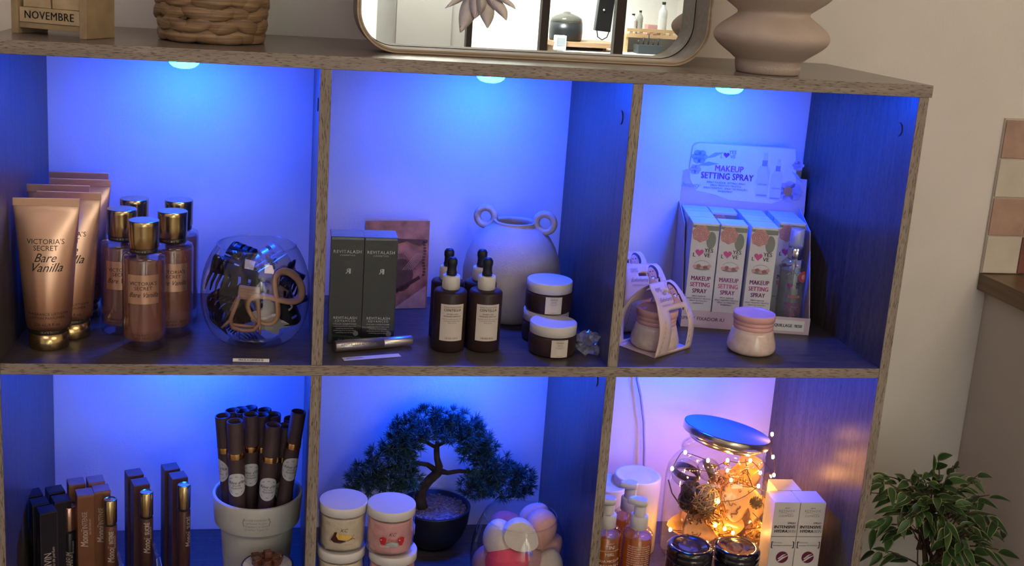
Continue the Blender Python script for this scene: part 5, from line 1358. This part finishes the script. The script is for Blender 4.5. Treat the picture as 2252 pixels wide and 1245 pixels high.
b = MB(); b.lathe([(LR-.0010,-.0012),(LR-.0006,-.0004),(LR-.0016,0),(.0005,0)], felt, 64, cap0=True); b.obj('flat_top', lid)
b = MB(); b.lathe([(JRn-.008,-.020),(JRn-.006,-.0116)], steel, 48); b.obj('stopper', lid)
def JFR_(): return bowl_rad([(0,0),(0,0),(JR,.0),(JR,JH*.72),(JR-.002,JH*.80),(JR-.008,JH*.87),(JRn+.003,JH*.92),(JRn,JH*.94),(JRn,JH)], Z2)
def jl(px, py, dy=0.): q = at(px, py, JY+dy); return Vector((q.x, JY+dy, q.z))
ballg = thin_glass('clear_ball', (.93,.93,.95), .03, 1.55)
def deco(o, label, cat): return tag(o, label, cat)
dband = mat('ball_band', (.05,.04,.06), .3)
for lab, px, py, dy, r_, tl_ in (('clear glass bauble with a dark band at the upper left of the jar', 1500, 1040, .002, .0200, .2), ('smaller clear bauble with a dark streak near the jar neck', 1545, 1042, -.040, .0155, 1.1)):
    p = jl(px, py, dy); t = thing('bauble', lab, 'bauble', p, rot=(.1, tl_, 0))
    b = MB(); b.ball((0,0,0), r_, ballg, 28); b.obj('shell', t)
    b = MB(); b.lathe([(r_*.90,-.2*r_),(r_*.99,-.1*r_),(r_*.93,.30*r_)], dband, 30, cap0=False, cap1=False); b.obj('band', t)
# twig balls
def twigball(label, px, py, dy, r_, m_, n=26, th=.0009, seed=1):
    rr = random.Random(seed); b = MB(); p = jl(px, py, dy)
    for k in range(n):
        ax = Vector((rr.gauss(0,1), rr.gauss(0,1), rr.gauss(0,1))).normalized(); u = ax.orthogonal().normalized(); v = ax.cross(u); r2 = r_*rr.uniform(.82,1.0)
        b.tube([(u*math.cos(2*PI*q/18)+v*math.sin(2*PI*q/18)*rr.uniform(.97,1.03))*r2 + ax*rr.uniform(-.001,.001) for q in range(18)], th, m_, 5, closed=True)
    return tag(b.obj('twig_ball', loc=p), label, 'decorative ball')
dtw = mat('twig_dark', (.028,.020,.022), .35, var=.3); ltw = mat('twig_silver', (.42,.34,.24), .35, .5, var=.2); gtw = mat('twig_gold', (.70,.42,.14), .3, .7, var=.2)
twigball('dark woven ball at the left of the jar', 1500, 1108, -.034, .0185, dtw, 40, .0013, 3)
twigball('second dark woven ball above the left one', 1516, 1080, -.030, .0140, dtw, 34, .0012, 4)
twigball('large silver-brown wire ball in the middle of the jar', 1548, 1098, -.042, .0200, ltw, 34, .0008, 5)
twigball('small gold wire ball low in the middle of the jar', 1567, 1140, -.048, .0120, gtw, 24, .0009, 6)
twigball('gold wire ball low at the right of the jar', 1672, 1172, -.034, .0150, gtw, 26, .0010, 7)
# spiky seed ball
p = jl(1663, 1106, -.046); b = MB(); rr = random.Random(8); b.ball((0,0,0), .0065, dtw, 12)
for k in range(150):
    d = Vector((rr.gauss(0,1), rr.gauss(0,1), rr.gauss(0,1))).normalized(); b.tube([d*.005, d*.0092], [.0007,.0003], dtw, 4)
tag(b.obj('seed_ball', loc=p), 'small dark spiky seed ball at the right of the jar', 'seed pod')
# dried petals and wood slices
wsl = mat('wood_slice', (.55,.38,.24), .6, var=.2, nscale=50, bump=.3, bscale=200); vein = mat('petal_vein', (.17,.08,.06), .7)
rr = random.Random(12)
for lab, px, py, dy, R_, rot in (('broad pale dried slice facing the front of the jar', 1625, 1102, -.030, .0270, (1.45, 0, .15)), ('pale curled slice in the right of the jar', 1676, 1118, -.018, .0220, (1.3, .3, .5)),
    ('striped curled slice low at the left of the jar', 1532, 1165, -.036, .0230, (1.0, .5, -.4)), ('pale slice leaning at the back right of the jar', 1650, 1060, .018, .0260, (1.4, 0, .3)), ('slice lying at the bottom of the jar', 1590, 1180, .0, .026, (.3, .2, .4))):
    p = jl(px, py, dy); t = thing('dried_slice', lab, 'dried decoration', p, rot=rot)
    b = MB(); n = 30; G = []
    for zoff in (0, .0012):
        g = []
        for j in range(1, 7):
            g.append([b.bm.verts.new((R_*j/6*(1+.10*math.sin(3*a+1)+.05*math.sin(7*a))*math.cos(a), R_*j/6*(1+.10*math.sin(3*a+1))*math.sin(a), zoff+.0045*math.sin(2*a)*(j/6)**2)) for a in [2*PI*k/n for k in range(n)]])
        c_ = b.bm.verts.new((0,0,zoff)); i_ = b.mi(wsl)
        for k in range(n): b.bm.faces.new((c_, g[0][k], g[0][(k+1)%n])).material_index = i_
        for j in range(5):
            for k in range(n): f = b.bm.faces.new((g[j][k], g[j+1][k], g[j+1][(k+1)%n], g[j][(k+1)%n])); f.material_index = i_; f.smooth = True
        G.append(g)
    for k in range(n): b.bm.faces.new((G[0][5][k], G[0][5][(k+1)%n], G[1][5][(k+1)%n], G[1][5][k])).material_index = i_
    b.obj('slice', t)
    b = MB()
    for q in range(3):
        a0 = rr.uniform(0, 6); pts = []
        for k in range(9):
            r_ = R_*.92*(1-k/11); a = a0+.22*math.sin(k*1.7+q)+k*.10; pts.append((r_*math.cos(a), r_*math.sin(a), .0022+.0045*math.sin(2*a)*(r_/R_)**2))
        b.tube(pts, .0006, vein, 5)
    b.tube([(R_*1.0*(1+.10*math.sin(3*a+1))*math.cos(a), R_*(1+.10*math.sin(3*a+1))*math.sin(a), .0006+.0045*math.sin(2*a)) for a in [2*PI*k/28 for k in range(28)]], .0007, vein, 5, closed=True)
    b.obj('vein', t)
# beads
beadm = mat('bead_bronze', (.45,.24,.10), .15, .7, var=.4, nscale=90); b = MB(); rr = random.Random(15)
JFR = bowl_rad([(0,0),(0,0),(JR,.0),(JR,JH*.72),(JR-.002,JH*.80),(JR-.008,JH*.87),(JRn+.003,JH*.92),(JRn,JH*.94),(JRn,JH)], Z2)
for k in range(330):
    u = rr.random()
    if u < .45: p = jl(rr.uniform(1560,1650), rr.gauss(1060,14), rr.uniform(-.045,.01))
    elif u < .75: p = jl(rr.uniform(1515,1600), rr.gauss(1135,16), rr.uniform(-.05,.0))
    else: p = jl(rr.uniform(1560,1690), rr.gauss(1180,10), rr.uniform(-.05,.02))
    h_ = math.hypot(p.x-JX, p.y-JY); lim = JFR(p.z)-.004
    if h_ > lim: p = Vector((JX+(p.x-JX)*lim/h_, JY+(p.y-JY)*lim/h_, p.z))
    b.ball(p, rr.uniform(.0012,.0027), beadm, 7)
tag(b.obj('bronze_beads'), 'heap of tiny bronze beads scattered among the trinkets in the jar', 'beads', kind='stuff')
amb = thin_glass('amber_petal', (1.0,.80,.45), .2, 1.4, (.85,.50,.14), .55)
for lab, px, py, dy, R_, rot in (('translucent amber petal high at the right of the jar', 1665, 1035, -.010, .026, (1.3,.2,.3)), ('translucent amber petal in the middle of the jar', 1600, 1075, .012, .027, (1.5,0,-.3)),
    ('translucent amber petal low at the left of the jar', 1490, 1150, .0, .022, (1.2,.4,.6)), ('translucent amber petal low in the centre of the jar', 1592, 1145, -.030, .024, (1.2,.1,.0)), ('translucent amber petal at the lower right of the jar', 1650, 1150, .004, .026, (1.3,-.3,.3)), ('translucent amber petal at the back of the jar', 1560, 1100, .035, .030, (1.5,0,0))):
    p = jl(px, py, dy); b = MB(); n = 24; c_ = b.bm.verts.new((0,0,0)); i_ = b.mi(amb)
    g = [[b.bm.verts.new((R_*j/4*math.cos(a)*(1+.12*math.sin(2*a+px)), R_*j/4*math.sin(a)*(1+.08*math.sin(5*a)), .010*(j/4)**2*math.sin(3*a+px))) for a in [2*PI*k/n for k in range(n)]] for j in range(1, 5)]
    for k in range(n): b.bm.faces.new((c_, g[0][k], g[0][(k+1)%n])).material_index = i_
    for j in range(3):
        for k in range(n): f = b.bm.faces.new((g[j][k], g[j+1][k], g[j+1][(k+1)%n], g[j][(k+1)%n])); f.material_index = i_; f.smooth = True
    o = b.obj('amber_petal', loc=p, rot=rot); tag(o, lab, 'dried decoration', 'amber petals in the trinket jar')
fit_inside([o for o in COL.objects if o.parent is None and o.get('category') in ('dried decoration', 'decorative ball', 'bauble', 'seed pod')], JX, JY, JFR_(), Z2+.004)
# fairy lights
fl = thing('fairy_lights', 'string of warm white fairy lights coiled in and over the glass jar', 'string lights', jl(1590, 1100))
F0 = jl(1590, 1100)
BUL = [(1698,955,-.030),(1700,1005,-.036),(1702,1045,-.030),(1690,1078,-.034),(1650,1013,-.050),(1600,1013,-.056),(1557,1013,-.052),(1507,995,-.030),(1478,1031,-.028),(1608,1056,-.052),(1668,1069,-.050),(1580,1103,-.056),(1573,1156,-.060),(1594,1163,-.056),(1612,1172,-.050),(1474,1165,-.020),(1684,1158,-.044),(1560,1060,.02),(1630,1120,.03),(1540,1140,.02),(1650,1150,.03),(1600,1035,.03),(1672,1040,.0)]
wirem = mat('copper_wire', (.10,.06,.03), .35, .6); warmb = mat('fairy_bulb', (1,.7,.35), .3, emit=(1.0,.45,.10), es=215)
pts = []; bp_ = [jl(*q)-F0 for q in BUL]; rr = random.Random(21)
for i_ in range(len(bp_)-1):
    a, c = bp_[i_], bp_[i_+1]
    for k in range(6):
        t_ = k/6; p = a.lerp(c, t_); w_ = math.sin(PI*t_); p = p+Vector((.004*w_*math.sin(i_*2.1), .003*w_, -.010*w_*math.cos(i_*1.3))); pts.append(p)
pts.append(bp_[-1])
b = MB(); b.tube(pts, .00055, wirem, 6); b.obj('wire', fl)
for p in bp_:
    b = MB(); b.ball(p, .0021, warmb, 8, sz=1.35); b.obj('bulb', fl)
b = MB(); b.tube([jl(1640,1010,-.045)-F0, jl(1645,1045,-.05)-F0, jl(1655,1070,-.05)-F0, jl(1680,1080,-.045)-F0], .0009, wirem, 6); b.tube([jl(1470,1055,-.04)-F0, jl(1478,1085,-.045)-F0, jl(1495,1110,-.05)-F0], .0009, wirem, 6); b.obj('wire', fl)
# black balm jars
glb = mat('gloss_black', (.008,.008,.012), .10, coat=.8)
def balm(label, px, py, y):
    q = at(px, py, y); h = q.z-Z2; R_ = .0292
    t = thing('black_jar', label, 'jar', (q.x, y, Z2), 0, 'glossy black jars with cream labels')
    b = MB(); b.lathe([(R_-.002,0),(R_,.002),(R_,h-.019),(R_-.003,h-.0165)], glb, 48); b.obj('jar', t)
    b = MB(); s = cyl(R_, .0004); patch(b, s, -.0235, .0235, h-.062, h-.0215, lbl, 14); lb = b.obj('label', t)
    lettering(lb, [('BAUME', 0, h-.030, .008, dict(bold=.01))], cyl(R_, .0007), ink)
    b = MB(); b.lathe([(R_-.0005,h-.0164),(R_+.0004,h-.0158),(R_+.0004,h-.0095),(R_-.0004,h-.0088),(R_+.0004,h-.0080),(R_+.0002,h-.0035),(R_-.0020,h-.0006),(R_-.0050,h),(R_-.0085,h-.0008),(R_*.5,h-.0028),(.0005,h-.0034)], glb, 52); b.obj('lid', t)
balm('left glossy black jar in front of the trinket jar', 1518, 1197, .050)
balm('right glossy black jar beside the white cartons', 1622, 1200, .050)
# white cartons
wcm = mat('carton_white_satin', (.66,.63,.60), .35, var=.02); grn = mat('ink_burgundy', (.13,.012,.045), .45); gry = mat('ink_grey', (.25,.24,.26), .5)
def hydra(label, loc, rz, h):
    t, body = carton('hydrating_spray_carton', label, loc, rz, .0342, .0342, h, wcm, wcm, 'white hydrating spray cartons', bev=.0006)
    u = .0171; s, s2 = front(0, .0003), front(0, .0005)
    b = MB(); zc = h-.0775
    poly(b, s, disc_pts(u+.0015, zc, .0083, .0083, 26), grn)
    poly(b, s2, [(u-.005,zc-.0058),(u+.0015,zc+.0002),(u+.0085,zc+.0030),(u+.0112,zc+.0030),(u+.0075,zc+.0012),(u+.003,zc-.0020),(u-.002,zc-.0058)], wcm)
    poly(b, s2, [(u-.0045,zc-.0020),(u+.0015,zc+.0035),(u+.0075,zc+.0052),(u+.003,zc+.0022),(u-.003,zc-.0028)], wcm)
    b.obj('logo', body)
    b = MB(); b.box(.0002, .0340, -.0002, .0001, h-.0485, h-.0475, gry)
    for k in range(9): b.face([s(u-.0090+.0020*k,h-.0155+.0012*math.sin(k*.7)),s(u-.0070+.0020*k,h-.0155+.0012*math.sin((k+1)*.7)),s(u-.0070+.0020*k,h-.0151+.0012*math.sin((k+1)*.7)),s(u-.0090+.0020*k,h-.0151+.0012*math.sin(k*.7))], gry)
    b.obj('printed_rule', body)
    lettering(body, [('CRYO', u, h-.0080, .0025, {}), ('RETINOX', u, h-.0120, .0046, dict(spacing=1.15, m=gry)), ('COMPLEX', u, h-.0190, .0040, dict(spacing=1.15, m=gry)),
        ('SPRAY', u+.0085, h-.0290, .0040, dict(m=grn, bold=.01)), ('INTENSIVE', u, h-.0345, .0060, dict(bold=.035, w=.0285)), ('HYDRA', u-.0047, h-.0405, .0060, dict(bold=.035, w=.0175)), ('SKIN', u+.0098, h-.0405, .0060, dict(w=.0105, m=gry)),
        ('[', u-.0145, h-.0590, .0105, dict(bold=.01)), (']', u+.0145, h-.0590, .0105, dict(bold=.01)), ('anti-stress', u-.0070, h-.0565, .0030, dict(m=gry)), ('technologie de réhydratation', u, h-.0605, .0022, dict(m=gry, bold=.02))], s2, ink)
    return t
yh = .058; qa, qb = at(1705, 1105, yh), at(1767, 1107, yh-.001); hrz = -.05
hh = qa.z-Z2
H0 = hydra('left white hydrating spray carton at the right front', (qa.x, yh, Z2), hrz, hh)
dup(H0, (qa.x+.0349*math.cos(hrz), yh+.0349*math.sin(hrz), Z2), label='right white hydrating spray carton at the right front')
dup(H0, (qa.x+.0175, yh+.0346, Z2), label='rear white hydrating spray carton between the front pair')
dup(H0, (qa.x+.0130, yh+.0740, Z2), label='rearmost white hydrating spray carton of the block') if False else None
# ---------------------------------------------------------------- potted fig at the right
PY = .115; q = at(2060, 1130, PY)
fig = thing('potted_fig', 'variegated weeping fig in a pot on the floor right of the shelving unit', 'plant', (q.x+.01, PY-.0, FLOOR))
FX, FY = q.x+.01, PY
b = MB(); b.lathe([(.055,0),(.06,.004),(.085,.15),(.09,.155),(.09,.175),(.083,.175),(.080,.155),(.0005,.150)], mat('terracotta_pot', (.42,.19,.11), .8, var=.1), 48); b.obj('pot', fig)
leafg = mat('fig_leaf_green', (.035,.085,.022), .38, var=.45, nscale=35); leafc = mat('fig_leaf_cream', (.30,.33,.14), .42, var=.35); twg = mat('fig_twig', (.075,.052,.032), .7, var=.2)
def fl_(px, py, dy=0.): q = at(px, py, PY+dy); return Vector((q.x-FX, dy, q.z-FLOOR))
rr = random.Random(33); LB = MB(); SB = MB(); gi = LB.mi(leafg); ci = LB.mi(leafc)
def leaf(p, d, L, wd):
    d = d.normalized(); up = Vector((0,0,1)) + Vector((rr.uniform(-.5,.5), -.5+rr.uniform(-.4,.4), 0)); s_ = d.cross(up).normalized(); n_ = s_.cross(d).normalized()
    N = 8; rows = []
    for k in range(N+1):
        t_ = k/N; w_ = wd*(math.sin(PI*t_**.8)**.9*(1-.25*t_) if 0 < t_ < 1 else .0); c_ = p + d*(L*t_) - Vector((0,0,1))*(L*.28*t_*t_) + n_*.0
        rows.append([LB.bm.verts.new(c_ + s_*w_*f + n_*(abs(f)*w_*.45)) for f in (-1, -.82, 0, .82, 1)])
    for k in range(N):
        for j in range(4):
            try: f = LB.bm.faces.new((rows[k][j], rows[k][j+1], rows[k+1][j+1], rows[k+1][j]))
            except ValueError: continue
            f.material_index = ci if j in (0, 3) else gi; f.smooth = True
tips = [(1925,1062,-.03),(1915,1090,.0),(1945,1052,.02),(1990,1058,.0),(2010,1080,.03),(2062,1012,.0),(2052,1040,-.01),(2095,1030,.01),(2080,1062,-.02),(2150,1050,.0),(2120,1078,-.03),(2175,1095,.0),(2140,1110,.02),(2205,1170,.0),(2190,1140,-.02),(2165,1165,.02),(2195,1215,-.01),(1905,1165,.0),(1930,1150,-.03),(1955,1180,.0),(1925,1215,.02),(1975,1120,-.02),(2000,1145,-.04),(2030,1110,-.03),(2060,1095,-.04),(2100,1110,-.05),(2040,1160,-.03),(2085,1165,-.05),(2130,1160,-.04),(2160,1205,-.04),(2120,1205,-.05),(2085,1215,-.04),(2150,1240,-.03),(2060,1245,-.03),(2185,1250,.0),(2030,1060,.0),(1985,1095,.02),(2010,1120,.01),(2110,1140,.02),(2068,1130,.0),(2095,1185,.0),(2140,1190,.0)]
base0 = Vector((0,0,.15)); hubs = [fl_(2035,1260,0), fl_(2055,1235,.01), fl_(2030,1180,.0), fl_(2075,1190,-.01), fl_(2045,1130,.0), fl_(2065,1150,.01)]
for i_, hb in enumerate(hubs[:2]):
    SB.tube([base0+Vector((.01*i_,0,0)), base0.lerp(hb, .35)+Vector((.012*(-1)**i_, .008, 0)), base0.lerp(hb, .7)+Vector((-.008,.004,0)), hb], [.0055,.0045,.0040,.0034], twg, 8)
for a, c in ((0,2),(1,3),(2,4),(3,5),(0,3),(1,2)):
    SB.tube([hubs[a], hubs[a].lerp(hubs[c], .5)+Vector((rr.uniform(-.006,.006), rr.uniform(-.006,.006), 0)), hubs[c]], [.0032,.0026,.0020], twg, 7)
for k in range(46):
    hb = hubs[rr.randrange(4)]; e_ = hb+Vector((rr.gauss(0,.022), rr.gauss(0,.02), rr.uniform(.02,.075))); SB.tube([hb+Vector((rr.gauss(0,.006),0,-.02)), hb.lerp(e_,.5)+Vector((rr.gauss(0,.006),0,0)), e_], [.0011,.0009,.0005], twg, 5)
for px, py, dy in tips:
    tp = fl_(px, py, dy); hb = min(hubs, key=lambda h: (h-tp).length + (0 if h.z < tp.z+.01 else .2)); mid_ = hb.lerp(tp, .5)+Vector((rr.uniform(-.008,.008), rr.uniform(-.01,.01), .012)); end = tp+Vector((0,0,.004))
    P3 = [hb, hb.lerp(mid_, .5)+Vector((0,0,.004)), mid_, mid_.lerp(end, .5)+Vector((0,0,.003)), end]
    SB.tube(P3, [.0016,.0014,.0011,.0009,.0006], twg, 5)
    n_l = 6
    dir0 = (tp-hb).normalized()
    for k in range(n_l):
        t_ = .35+.65*k/(n_l-1); p = hb.lerp(tp, t_) + Vector((0,0,.008*math.sin(PI*t_)))
        d = dir0*.8 + Vector((rr.uniform(-.9,.9), rr.uniform(-.8,.5), rr.uniform(-.75,.25)))
        leaf(p, d, rr.uniform(.020,.036), rr.uniform(.0050,.0082))
SB.obj('stem', fig); LB.obj('foliage', fig)
